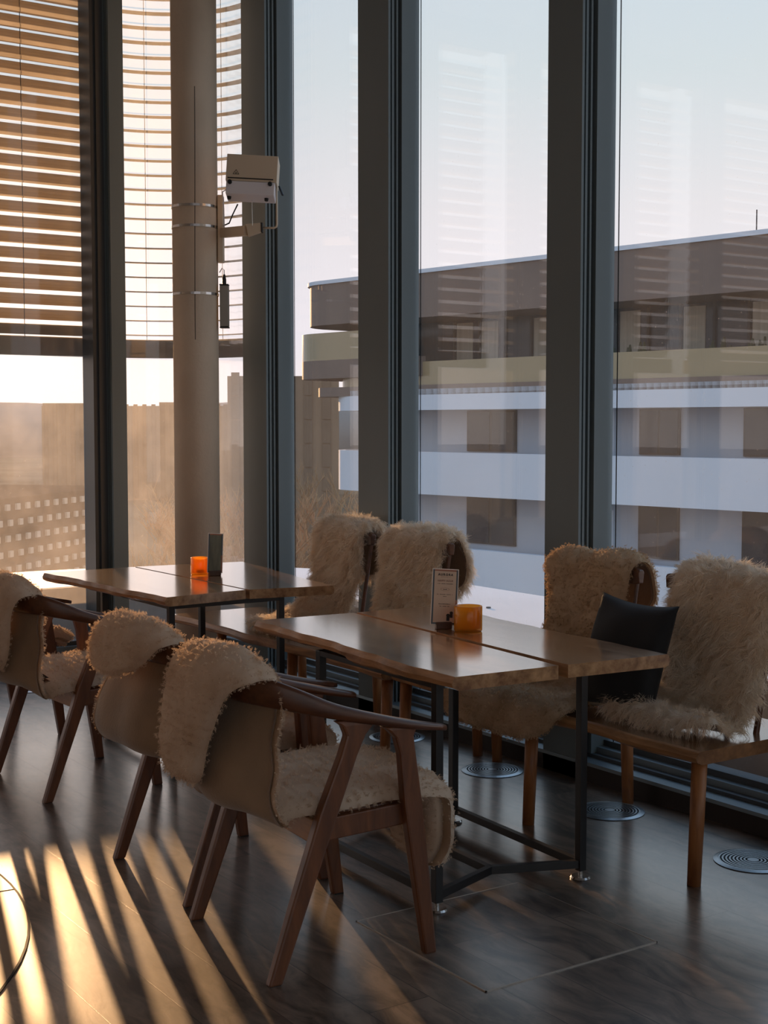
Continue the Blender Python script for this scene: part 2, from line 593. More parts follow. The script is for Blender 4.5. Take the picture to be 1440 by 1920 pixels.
# rounded corner pane
wn[0] += 1
b = MB()
rings = []
pts0 = [(GX + .006, 3.46)] + corner_arc(.544)[::-1] + [(-7.27, GY - .006)]
pts1 = [(GX - .006, 3.46)] + corner_arc(.556)[::-1] + [(-7.27, GY + .006)]
for p, q in zip(pts0, pts1):
    rings.append([(p[0], p[1], .12), (q[0], q[1], .12), (q[0], q[1], 4.3), (p[0], p[1], 4.3)])
b.loft(rings)
struct(b.build('window_%d' % wn[0], M_GLASSB, smooth=False))
for (l, r) in zip([a[1] for a in MA], [a[0] for a in MA[1:]] + [RX0]):
    o = pane_box((l - .01, GY - .006, .12), (r + .01, GY + .006, 4.30))
    MB().box((l + .062, GY - .009, .15), (l + .066, GY - .0065, 4.28)).build('seal', M_GASKET, o)

# thin black seal line just inside each pane of wall A
# outside ledge around the building
struct(sweep_wall('ledge', .50, 1.55, .30, .43, M_LEDGE))
struct(sweep_wall('ledge_inner_face', .46, .50, -.6, .428, M_LEDGEIN))
struct(sweep_wall('ledge_outer_face', 1.51, 1.56, -15, .31, M_LEDGE))
struct(sweep_wall('gutter', .06, .46, -.6, -.2, M_LEDGEIN))

ledge = bpy.data.objects['ledge']
for i, (x, y) in enumerate([(-3.75, 5.0), (-4.62, 5.1), (-4.92, 4.95), (-6.3, 5.0), (-9.3, 2.9), (-9.2, 2.0)]):
    MB().lathe([(.0, .43), (.014, .43), (.014, .438), (.0, .44)], 12, (x, y)).build('bolt', M_FRAME, ledge)
for i, (x, y) in enumerate([(-7.95, 4.32), (-7.0, 4.541)]):
    pass

# ------------------------------------------------------------------ blinds outside the glass
M_SLAT = mat('blind_slat', (178, 160, 134), .45, .2)
M_BAR = mat('blind_bar', (120, 110, 98), .35, .6)
BX = GX - .15
PITCH_S = .0925
Z_BAR0, Z_BAR1 = 1.925, 2.04


def slat_section(tilt, w=.085, n=5):
    out = []
    for k in range(n):
        t = k / (n - 1) - .5
        c = .008 * (1 - 4 * t * t)
        u, v = t * w, c
        out.append((u * math.cos(tilt) - v * math.sin(tilt), u * math.sin(tilt) + v * math.cos(tilt)))
    return out


def blind_b(y0, y1, label):
    """straight blind beside wall B; +u of the slat section points outdoors (-x)"""
    root = empty('venetian_blind', (BX, (y0 + y1) / 2, Z_BAR0), 0, label, 'blind', 'lowered blinds outside the glass')
    hl = (y1 - y0) / 2
    b = MB()
    sec = slat_section(R(-45))
    n = int((ZC - .15 - 2.1) / PITCH_S)
    for i in range(n):
        z = Z_BAR1 - Z_BAR0 + .045 + i * PITCH_S
        prof = [(-u, v) for u, v in sec] + [(-u, v - .0012) for u, v in sec[::-1]]
        rings = [[(u, yy, z + v) for u, v in prof] for yy in (-hl + .015, hl - .015)]
        b.loft(rings)
    b.build('slat_curtain', M_SLAT, root)
    MB().box((-.045, -hl, 0), (.045, hl, Z_BAR1 - Z_BAR0)).build('bottom_bar', M_BAR, root, .004)
    for yy in (hl - .012, -hl + .012):
        MB().tube([(0, yy, .1), (0, yy, ZC - Z_BAR0)], .005, 6).build('guide_rail', M_BAR, root)
    for yy in (hl - .42, -hl + .42):
        MB().tube([(.05, yy, .1), (.05, yy, ZC - Z_BAR0)], .0025, 5).build('lift_cord', M_GASKET, root)
    MB().box((-.06, -hl, ZC - Z_BAR0 - .14), (.06, hl, ZC - Z_BAR0)).build('head_box', M_BAR, root)
    return root


blind_b(1.60, 3.385, 'tilted slat blind half covering the sunny window beside the round column')
for i, (a, c) in enumerate(((-.37, 1.36), (-2.32, -.59), (-4.27, -2.54))):
    blind_b(a, c, 'lowered slat blind on the sunny glass wall, %s bay back from the corner' % ('second', 'third', 'fourth')[i])

root = empty('curved_blind', (CX, CY, Z_BAR0), 0, 'curved open slat blind wrapped around the rounded glass corner behind the column', 'blind', 'lowered blinds outside the glass')
ARC = [(p[0] - CX, p[1] - CY) for p in [(GX - .15, 3.41)] + corner_arc(.70, 18)[::-1] + [(-7.29, GY + .15)]]
b = MB()


def arc_frames(off):
    out = []
    for k, (x, y) in enumerate(ARC):
        if k == 0: n = (-1, 0)
        elif k == len(ARC) - 1: n = (0, 1)
        else:
            a = R(180 - 90 * (k - 1) / 18); n = (math.cos(a), math.sin(a))
        out.append((x + n[0] * off, y + n[1] * off))
    return out


F0 = {u: arc_frames(u) for u in (-.04, 0, .04)}
for i in range(int((ZC - .15 - 2.1) / PITCH_S) + 1):
    z = Z_BAR1 - Z_BAR0 + .03 + i * PITCH_S
    rings = []
    for k in range(len(ARC)):
        a, m_, c = F0[-.04][k], F0[0][k], F0[.04][k]
        rings.append([(*a, z), (*m_, z + .004), (*c, z), (*c, z - .0012), (*m_, z + .0025), (*a, z - .0012)])
    b.loft(rings)
b.build('slat_curtain', M_SLAT, root)
FA, FB = arc_frames(-.03), arc_frames(.03)
b = MB()
b.loft([[(*FA[k], 0), (*FB[k], 0), (*FB[k], .115), (*FA[k], .115)] for k in range(len(ARC))])
b.build('bottom_bar', M_BAR, root)
FC = arc_frames(-.045)
for k in (5, 14):
    MB().tube([(*FC[k], .1), (*FC[k], ZC - Z_BAR0 - .1)], .002, 5).build('lift_cord', M_GASKET, root)

# ------------------------------------------------------------------ round column and what is strapped to it
PX, PY, PR = -7.3, 3.627, .131
col = MB().lathe([(PR, 0), (PR, ZC)], 48, (PX, PY)).build('column', M_CONC, smooth=False)
for p in col.data.polygons:
    p.use_smooth = len(p.vertices) == 4
struct(col)
# crack line of the casting seam: a thin raised seam along the shaft
b = MB()
a0 = AZ + R(180) + R(8)
b.tube([(PX + math.cos(a0 + .03 * math.sin(z * 2.3)) * (PR - .001), PY + math.sin(a0 + .03 * math.sin(z * 2.3)) * (PR - .001), z) for z in np.linspace(1.98, 3.4, 14)], .0022, 6)
struct(b.build('trim_30', M_GASKET, col))

ROT = AZ - R(90)     # local x = across the view, local y = away from the camera
pr = empty('projector', (-6.815, 3.737, 2.70), ROT, 'beige boxy light projector with warning triangle on arm strapped to column', 'projector')
Mi = Matrix.Rotation(R(-7), 4, 'Y') @ Matrix.Rotation(R(2), 4, 'Z')


def rotbox(a, c, RM, name, m, bev=.003, parent=None):
    return MB().box(a, c, RM).build(name, m, parent or pr, bev)


T1 = Matrix.Translation((.0, 0, .11)) @ Matrix.Rotation(R(3), 4, 'Y') @ Matrix.Rotation(R(-10), 4, 'X')
rotbox((-.14, -.07, 0), (.14, .07, .15), T1, 'housing', M_BEIGE)
rotbox((-.13, -.072, .012), (.12, -.069, .018), T1, 'vent_grille', M_GASKET, 0)
rotbox((-.135, -.074, -.075), (.13, .06, -.003), T1, 'lower_tray', M_WHITEM)
for x, z in ((-.115, -.012), (.105, -.012)):
    o = MB().lathe([(.012, 0), (.012, .012), (.008, .018), (0, .018)], 12).build('rubber_foot', M_GASKET, pr)
    o.matrix_local = T1 @ Matrix.Translation((x, -.074, z)) @ Matrix.Rotation(R(90), 4, 'X')
for x in (-.12, .085):
    o = MB().lathe([(.012, 0), (.010, -.014), (0, -.014)], 12).build('rubber_foot', M_GASKET, pr)
    o.matrix_local = T1 @ Matrix.Translation((x, -.02, -.075))
# warning triangle printed on the housing
tri = MB()
for k in range(3):
    a, c = R(90 + 120 * k), R(210 + 120 * k)
    tri.bar((math.cos(a) * .019, 0, math.sin(a) * .017), (math.cos(c) * .019, 0, math.sin(c) * .017), .0022, .001, (0, 1, 0))
for k in range(6):
    a = R(60 * k)
    tri.bar((0, 0, -.002), (math.cos(a) * .0065, 0, -.002 + math.sin(a) * .0065), .0012, .001, (0, 1, 0))
o = tri.build('warning_mark', M_GASKET, pr)
o.matrix_local = T1 @ Matrix.Translation((-.085, -.0709, .045))
# yoke, arm, plate
MB().tube([(.135, .0, .10), (.135, 0, -.10), (.132, .0, -.113), (.12, .0, -.12), (.045, 0, -.12)], .006, 10).build('yoke', M_BEIGE, pr, smooth=True)
MB().bar((.15, -.02, .105), (.172, -.045, .05), .012, .01).build('lever_handle', M_BLACK, pr, .003)
MB().bar((-.20, .31, -.105), (-.03, .0, -.135), .035, .055).build('bracket_arm', M_BEIGE, pr, .003)
MB().bar((-.03, 0, -.135), (.05, 0, -.118), .035, .07, h2=.05).build('arm_end', M_BEIGE, pr, .003)
MB().box((.048, -.02, -.146), (.058, .02, -.092)).build('end_cap', M_BLACK, pr, .002)
PLX = -.228
MB().box((PLX, .30, -.27), (PLX + .03, .38, .11)).build('mounting_plate', M_BEIGE, pr, .003)
MB().tube([(-.14, 0, .09), (-.17, 0.05, .085), (-.18, .2, .02), (-.19, .31, -.11)], .003, 6).build('cable', M_WHITEM, pr)
MB().tube([(-.195, .33, -.06), (-.15, .2, -.065), (-.11, .0, -.05), (-.08, .0, .01)], .004, 6).build('cable', M_GASKET, pr)
MB().tube([(.0, -.02, .03), (.002, -.02, -.11)], .0012, 5).build('safety_chain', M_STEEL, pr)


def strap(z, parent, name='strap_band'):
    o = MB().lathe([(PR + .0005, z), (PR + .004, z), (PR + .004, z + .014), (PR + .0005, z + .014)], 48, (PX, PY), closed=True).build(name, M_STEEL)
    o.parent = parent
    o.matrix_parent_inverse = (Matrix.Translation(parent.location) @ Matrix.Rotation(parent.rotation_euler.z, 4, 'Z')).inverted()
    return o


strap(2.735, pr)
strap(2.62, pr)
ps = empty('power_supply', (-7.195, 3.745, 2.06), ROT, 'slim grey power supply box strapped to the column below the projector', 'power supply')
MB().box((-.012, -.028, 0), (.038, .028, .235)).build('case', mat('grey_box', (150, 146, 138), .5, .2), ps, .004)
MB().box((-.013, -.03, -.008), (.039, .03, .0)).build('end_cap', M_BLACK, ps, .002)
MB().box((-.013, -.03, .235), (.039, .03, .243)).build('end_cap', M_BLACK, ps, .002)
MB().lathe([(.012, .243), (.012, .27), (.006, .30), (0, .30)], 12, (.012, 0)).build('plug', M_BLACK, ps)
MB().tube([(.012, 0, .29), (.012, 0, .325), (0, 0, .335), (-.015, .0, .31)], .003, 6).build('cable', M_WHITEM, ps)
strap(2.238, ps)

# ------------------------------------------------------------------ floor fittings
M_VENT = mat('vent_metal', (168, 178, 186), .3, .9)
vent_spots = [(-5.404, 3.735), (-4.649, 3.715), (-3.895, 3.695), (-3.165, 3.675)]
VL = ['round ringed steel floor vent under the join between the two benches',
      'round ringed steel floor vent by the bench leg under the hanging fleece',
      'round ringed steel floor vent beside the back corner leg of the black table frame',
      'round ringed steel floor vent by the open end of the bench']


def make_vent(loc):
    v = empty('floor_vent', loc, 0, None, 'floor vent', 'round floor vents along the window')
    MB().lathe([(.118, .0), (.132, .0), (.134, .003), (.118, .007)], 48, closed=True).build('outer_ring', M_VENT, v)
    b = MB()
    for k in range(8):
        r = .026 + k * .0122
        b.lathe([(r, .0015), (r + .0062, .0015), (r + .0062, .006), (r, .006)], 40, closed=True)
    b.build('grille_rings', M_VENT, v)
    MB().lathe([(0, .001), (.119, .001), (.119, .0016), (0, .0016)], 40).build('dark_well', M_GASKET, v)
    MB().lathe([(0, .002), (.02, .002), (.02, .006), (0, .006)], 24).build('hub', M_VENT, v)
    return v


v0 = make_vent((*vent_spots[0], 0))
v0['label'] = VL[0]
for i, s in enumerate(vent_spots[1:]):
    c = copy_tree(v0); c.location = (*s, 0); c['label'] = VL[i + 1]
c = copy_tree(v0); c.location = (-7.58, 2.72, 0)
c['label'] = 'round ringed steel floor vent on the sunny side behind the fleece-draped chairs'

hatch = empty('floor_hatch', (-3.128, 2.545, 0), 0, 'square wood-covered floor hatch with a fine metal rim by the table foot', 'floor hatch')
b = MB()
S, t_ = .316, .004
for a, c in (((-S, -S, 0), (S, -S + t_, .003)), ((-S, S - t_, 0), (S, S, .003)), ((-S, -S, 0), (-S + t_, S, .003)), ((S - t_, -S, 0), (S, S, .003))):
    b.box(a, c)
b.build('metal_rim', mat('hatch_rim', (190, 180, 170), .3, .8), hatch)
MB().box((-S + t_, -S + t_, 0), (S - t_, S - t_, .0022)).build('lid', M_FLOOR, hatch)

sock = empty('floor_socket', (-4.38, 3.14, 0), R(8), 'small bright metal floor socket frame behind the table leg', 'floor socket')
b = MB()
for a, c in (((-.07, -.05, 0), (.07, -.038, .004)), ((-.07, .038, 0), (.07, .05, .004)), ((-.07, -.05, 0), (-.058, .05, .004)), ((.058, -.05, 0), (.07, .05, .004))):
    b.box(a, c)
b.build('rim', M_STEEL, sock)
MB().box((-.058, -.038, 0), (.058, .038, .002)).build('cover', M_BLACK, sock)

inlay = empty('round_floor_inlay', (-4.46, -.02, 0), 0, 'large round pale smooth floor disc cut by straight seams', 'floor inlay')
MB().lathe([(0, .0), (1.50, .0), (1.50, .002), (0, .002)], 96).build('disc', mat('inlay_board', (150, 126, 100), .32, var=.06, vscale=(3, 3, 3), coat=.2), inlay)
b = MB()
b.lathe([(1.50, 0), (1.507, 0), (1.507, .0024), (1.50, .0024)], 96, closed=True)
for a in (20, 52, 84, 118, 150):
    b.bar((math.cos(R(a)) * .2, math.sin(R(a)) * .2, .0015), (math.cos(R(a)) * 1.5, math.sin(R(a)) * 1.5, .0015), .004, .0024)
b.build('seam', M_GASKET, inlay)

# ------------------------------------------------------------------ tables
ZT = .755


def plank(name, c4, parent, live, thick=.042, seed=0, step=None):
    """c4: corners (left-front, right-front, right-back, left-back) in world xy; live 'front' or 'back' = the waney long edge."""
    r = np.random.default_rng(seed)
    ph = r.uniform(0, 6, 4)
    n = 60
    lf, rf, rb, lb = [np.array(c) for c in c4]
    rings = []
    L_ = np.linalg.norm(rf - lf)
    for i in range(n + 1):
        t = i / n
        f, k = lf + (rf - lf) * t, lb + (rb - lb) * t
        d = (f - k) / np.linalg.norm(f - k)        # towards the front
        s = t * L_
        w = .006 * math.sin(s * 7 + ph[0]) + .004 * math.sin(s * 17 + ph[1]) + .002 * math.sin(s * 41 + ph[2])
        w2 = .008 * math.sin(s * 9 + ph[3]) + .004 * math.sin(s * 29 + ph[0])
        zb = ZT - thick
        if step is not None:
            zb -= .012 * max(0, min(1, (t - step) * 60)) * max(0, 1 - (t - step) * 2.0)
        zm = ZT - thick * .45
        if live == 'front':
            a = f + d * w
            ring = [(*k, ZT), (*k, ZT - thick), (*(a - d * (.012 + w2 * .5)), zb), (*(a + d * .008), zb + .01), (*(a + d * (.012 + w2 * .3)), zm), (*(a + d * .004), ZT - .006), (*(a), ZT)]
        else:
            a = k - d * w
            ring = [(*f, ZT), (*a, ZT), (*(a - d * .006), ZT - .004), (*(a - d * (.010 + w2 * .2)), zm), (*(a - d * .007), ZT - thick * .85), (*(a + d * (.004 + w2 * .4)), ZT - thick), (*f, ZT - thick)]
        rings.append(ring)
    b = MB()
    b.loft(rings)
    o = b.build(name, [M_TABLE, M_EDGE], parent)
    for p in o.data.polygons:
        if abs(p.normal.z) < .9 and abs(p.normal.x) < .8:
            c = p.center
            p.material_index = 1 if abs(p.normal.z) > .02 or True else 0
    return o


def table(name, label, planks, legs, bend, zf=.05):
    cx = sum(l[0] for l in legs) / 4
    cy = sum(l[1] for l in legs) / 4
    root = empty(name, (cx, cy, 0), 0, label, 'table', 'plank tables by the window')

    def adopt(o):
        o.parent = root
        o.location = (-cx, -cy, 0)
        return o
    for kw in planks:
        adopt(plank('tabletop_plank', kw[0], None, kw[1], kw[2], kw[3], kw[4] if len(kw) > 4 else None))
    q = .014
    for x, y in legs:
        lg = adopt(MB().box((x - q, y - q, .028), (x + q, y + q, ZT - .043)).build('leg', M_BLACK, None, .002))
        g = MB()
        g.lathe([(.007, .008), (.007, .03)], 12, (x, y))
        g.lathe([(0, 0), (.032, 0), (.034, .004), (.030, .010), (0, .010)], 24, (x, y))
        go = g.build('levelling_foot', M_STEEL, lg)
    fr, br, bl, fl = legs
    bd = MB()
    h = .03
    for a, c in (((fr), (fl)), ((br), (bl))):
        bd.bar((*a, zf), (*c, zf), .022, .026)
    er = ((fr[0] + br[0]) / 2 + bend, (fr[1] + br[1]) / 2)
    el = ((fl[0] + bl[0]) / 2 + bend, (fl[1] + bl[1]) / 2)
    for e, a, c in ((er, fr, br), (el, fl, bl)):
        bd.bar((*a, zf), (*e, zf), .022, .026)
        bd.bar((*e, zf), (*c, zf), .022, .026)
    bd.bar((*el, zf), (*er, zf), .022, .026)
    adopt(bd.build('base_frame', M_BLACK, None, .001))
    bt = MB()
    for a, c in ((fr, fl), (br, bl), (fr, br), (fl, bl)):
        bt.bar((*a, ZT - .052), (*c, ZT - .052), .024, .018)
    adopt(bt.build('top_frame', M_BLACK, None))
    return root


table('dining_table', 'oak plank table on black frame with amber cup and cream menu card on it',
      [([(-4.605, 2.540), (-3.237, 2.438), (-3.214, 2.827), (-4.58, 2.955)], 'front', .042, 3, .52),
       ([(-4.58, 2.972), (-3.211, 2.864), (-3.176, 3.254), (-4.58, 3.353)], 'back', .042, 4)],
      [(-3.381, 2.486), (-3.363, 3.061), (-4.121, 3.106), (-4.10, 2.51)], -.11)
table('dining_table', 'oak plank table on black frame nearest the round column, holding a dark leaflet stand',
      [([(-6.685, 2.475), (-5.44, 2.554), (-5.49, 2.965), (-6.71, 2.955)], 'front', .042, 8),
       ([(-6.71, 2.972), (-5.485, 2.982), (-5.411, 3.372), (-6.633, 3.565)], 'back', .042, 9)],
      [(-5.50, 2.60), (-5.50, 3.15), (-6.26, 3.13), (-6.24, 2.60)], -.10)

# ------------------------------------------------------------------ benches with back rests
ZB = .45


def bench_seat(x0, x1, y0, y1, seed):
    r = np.random.default_rng(seed); ph = r.uniform(0, 6, 4)
    n = 70
    rings = []
    for i in range(n + 1):
        x = x0 + (x1 - x0) * i / n
        w = .008 * math.sin(x * 6 + ph[0]) + .005 * math.sin(x * 15 + ph[1])
        w2 = .006 * math.sin(x * 11 + ph[2])
        a = y0 + w
        rings.append([(x, y1, ZB), (x, y1, ZB - .045), (x, a + .014 + w2, ZB - .045), (x, a - .006, ZB - .034), (x, a - .012, ZB - .02), (x, a + .002, ZB - .004), (x, a + .012, ZB)])
    b = MB(); b.loft(rings)
    o = b.build('seat', [M_BENCH, M_EDGE])
    for p in o.data.polygons:
        if p.normal.y < -.2: p.material_index = 1
    return o


def bench(label, x0, x1, legx, backs, seed):
    cx, cy = (x0 + x1) / 2, 3.58
    root = empty('bench', (cx, cy, 0), 0, label, 'bench', 'live-edge benches along the window')

    def adopt(o, p=None):
        o.parent = p or root
        if p is None: o.location = (-cx, -cy, 0)
        return o
    adopt(bench_seat(x0, x1, 3.30, 3.87, seed))
    for x in legx:
        for y, yt in ((3.322, 3.34), (3.835, 3.82)):
            adopt(MB().tube([(x, y, 0), (x, yt, ZB - .044)], .0225, 16, .026).build('leg', M_LEG, None, 0, True))
    for bx, zt in backs:
        rings = []
        for i in range(13):
            t = i / 12 - .5
            x = bx + t * .52
            yb = 3.765 - .05 * (2 * t) ** 2
            hh = .034 * (1 - .25 * (2 * t) ** 8)
            rings.append([(x, yb - .012, zt - hh), (x, yb + .012, zt - hh), (x, yb + .018, zt + hh * .6), (x, yb + .012, zt + hh), (x, yb - .008, zt + hh), (x, yb - .015, zt + hh * .6)])
        b = MB(); b.loft(rings)
        rail = adopt(b.build('backrest', M_CHAIR, None, .004))
        for sx in (-.235, -.08, .08, .235):
            MB().tube([(bx + sx * .9, 3.66, ZB - .002), (bx + sx, 3.752 - .05 * (sx / .26) ** 2 + .012, zt - .015)], .011, 10, .008).build('spindle', M_CHAIR, rail)
    return root


bench('live-edge oak bench running out of view, with the dark cushion and two fleeces', -4.82, -3.067, (-3.105, -3.94, -4.765), ((-4.02, .925), (-3.36, .925)), 5)
bench('live-edge oak bench by the round column behind the farther table', -6.97, -4.865, (-4.905, -5.715, -6.45), ((-5.84, .94), (-5.205, .94)), 6)


# ------------------------------------------------------------------ chairs
def make_chair():
    root = empty('armchair', (0, 0, 0), 0, None, 'chair', 'wooden armchairs at the plank tables')
    half = [(.266, .298, .640, .046, .018), (.284, .20, .660, .066, .024), (.292, .08, .688, .056, .032), (.286, -.05, .722, .040, .045),
            (.266, -.145, .755, .032, .066), (.215, -.225, .780, .027, .084), (.115, -.274, .790, .025, .094), (0, -.286, .792, .025, .096)]
    full = half + [(-x, y, z, w, h) for x, y, z, w, h in half[-2::-1]]
    P = catmull(full, 61)
    rings = []
    for i, (x, y, z, w, h) in enumerate(P):
        a, c = P[max(0, i - 1)], P[min(len(P) - 1, i + 1)]
        d = Vector((c[0] - a[0], c[1] - a[1], 0)).normalized()
        n = Vector((-d.y, d.x, 0))
        # rail leans outwards a little at the back
        ring = []
        for k in range(12):
            ang = 2 * math.pi * k / 12
            cx_, sz = math.cos(ang), math.sin(ang)
            ex = math.copysign(abs(cx_) ** .55, cx_) * w / 2
            ez = math.copysign(abs(sz) ** .55, sz) * h / 2
            q = Vector((x, y, z)) + n * ex + Vector((0, 0, 1)) * ez
            q += Vector((0, -1, 0)) * ez * .12 * max(0, -y / .34)
            ring.append(q)
        rings.append(ring)
    b = MB(); b.loft(rings)
    b.build('arm_rail', M_CHAIR, root, 0, True)

    def leg(pts):
        """pts: (x, y, z, width along y, thickness along x)"""
        rings = []
        for x, y, z, w, t in pts:
            rings.append([(x - t / 2, y - w / 2, z), (x + t / 2, y - w / 2, z), (x + t / 2, y + w / 2, z), (x - t / 2, y + w / 2, z)])
        b = MB(); b.loft(rings)
        return b.build('leg', M_CHAIRLEG, root, .006, False)
    for s in (1, -1):
        leg([(s * .284, -.238, 0, .040, .030), (s * .284, -.16, .22, .050, .034), (s * .286, -.078, .45, .058, .036), (s * .288, -.018, .60, .052, .034), (s * .289, .004, .655, .060, .033), (s * .289, .012, .683, .10, .032), (s * .289, .014, .698, .145, .028)])
        leg([(s * .286, .245, 0, .038, .030), (s * .286, .215, .22, .050, .034), (s * .286, .185, .44, .058, .036), (s * .286, .168, .585, .050, .034), (s * .286, .158, .632, .058, .033), (s * .286, .152, .655, .09, .032), (s * .286, .150, .668, .13, .026)])
        for yy in ((-.238, .036), (.245, .034)):
            MB().box((s * .284 - .013, yy[0] - .016, -.0), (s * .284 + .013, yy[0] + .016, .004)).build('glide', M_BLACK, root)
        MB().bar((s * .262, -.10, .395), (s * .262, .195, .41), .026, .062).build('side_rail', M_CHAIRLEG, root, .004)
    MB().bar((-.27, .20, .408), (.27, .20, .408), .026, .06).build('front_rail', M_PLY, root, .004)
    MB().bar((-.275, -.105, .395), (.275, -.105, .395), .022, .07).build('rear_rail', M_PLY, root, .004)
    # moulded seat with a raised back edge
    rings = []
    for i in range(15):
        t = i / 14
        y = -.215 + t * .46
        hw = .235 + .025 * math.sin(t * math.pi) - .03 * (1 - t) ** 4
        zc = .432 + .045 * max(0, 1 - t * 4) ** 2
        top = [(x * hw, y, zc + .012 * abs(x) ** 3) for x in np.linspace(-1, 1, 11)]
        bot = [(x * hw, y, zc - .016 + .012 * abs(x) ** 3) for x in np.linspace(1, -1, 11)]
        rings.append(top + bot)
    b = MB(); b.loft(rings); b.build('seat', M_CHAIR, root, 0, True)
    rings = []
    for i in range(15):
        t = i / 14
        y = -.205 + t * .43
        hw = .215 + .02 * math.sin(t * math.pi) - .03 * (1 - t) ** 4
        zc = .447 + .05 * max(0, 1 - t * 4) ** 2
        e = .012 * math.sin(min(1, t * 6, (1 - t) * 6) * math.pi / 2)
        top = [(x * hw, y, zc + e * (1 - x ** 6)) for x in np.linspace(-1, 1, 11)]
        bot = [(x * hw, y, zc - .012) for x in np.linspace(1, -1, 11)]
        rings.append(top + bot)
    b = MB(); b.loft(rings); b.build('seat_pad', M_PAD, root, 0, True)
    return root


chair0 = make_chair()
CHAIRS = [(-3.43, 2.05, -5, 'walnut armchair closest to the camera with fleece reaching over its front edge'),
          (-4.13, 2.115, -1, 'walnut armchair second along, its fleece showing bare hide below the back rail'),
          (-5.53, 2.16, 2, 'walnut armchair at the table by the column with sunlit fleece seat'),
          (-6.64, 2.17, 3, 'walnut armchair deepest in the row, mostly hidden by the armchair before it')]
for i, (x, y, rz, lb) in enumerate(CHAIRS):
    o = chair0 if i == 0 else copy_tree(chair0)
    o.location = (x, y, 0)
    o.rotation_euler.z = R(rz)
    o['label'] = lb


# ------------------------------------------------------------------ sheepskins
def strands(P, N, U, L, per, radius, curl, width, droop, r, jitter=.35, lscale=1.0):
    """P,N,U: tuft roots, normals, a tangent; returns vertices and quads of tapered locks."""
    n = len(P)
    W = np.cross(N, U)
    tot = n * per
    ci = np.repeat(np.arange(n), per)
    ang = r.uniform(0, 6.283, tot); rad = radius * np.sqrt(r.uniform(0, 1, tot))
    off = U[ci] * (np.cos(ang) * rad)[:, None] + W[ci] * (np.sin(ang) * rad)[:, None]
    cdir = N + jitter * r.normal(size=(n, 3))
    cdir[:, 2] -= droop * .3
    cdir /= np.linalg.norm(cdir, axis=1)[:, None]
    d = cdir[ci] + .18 * r.normal(size=(tot, 3))
    d /= np.linalg.norm(d, axis=1)[:, None]
    Ls = (L * lscale * r.uniform(.75, 1.25, n))[ci] * r.uniform(.8, 1.15, tot)
    root = P[ci] + off - N[ci] * (.12 * Ls)[:, None]
    side = r.normal(size=(tot, 3)); side -= d * np.sum(side * d, 1)[:, None]
    side /= np.linalg.norm(side, axis=1)[:, None]
    bend = np.cross(d, side)
    cb = r.normal(size=(n, 3))[ci]
    steps = 4
    V = np.empty((tot, steps * 2, 3))
    ph = r.uniform(0, 6.28, n)[ci]
    for k in range(steps):
        t = k / (steps - 1)
        p = root + d * (Ls * t)[:, None] - off * (.65 * t)
        p[:, 2] -= droop * Ls * t * t
        p += cb * (curl * Ls * t * np.sin(t * 5 + ph))[:, None]
        w = width * (1 - .75 * t ** 1.5)
        V[:, 2 * k] = p - side * w / 2
        V[:, 2 * k + 1] = p + side * w / 2
    base = np.arange(tot)[:, None] * (steps * 2)
    Q = np.concatenate([base + np.array([[2 * k, 2 * k + 1, 2 * k + 3, 2 * k + 2]]) for k in range(steps - 1)])
    return V.reshape(-1, 3), Q


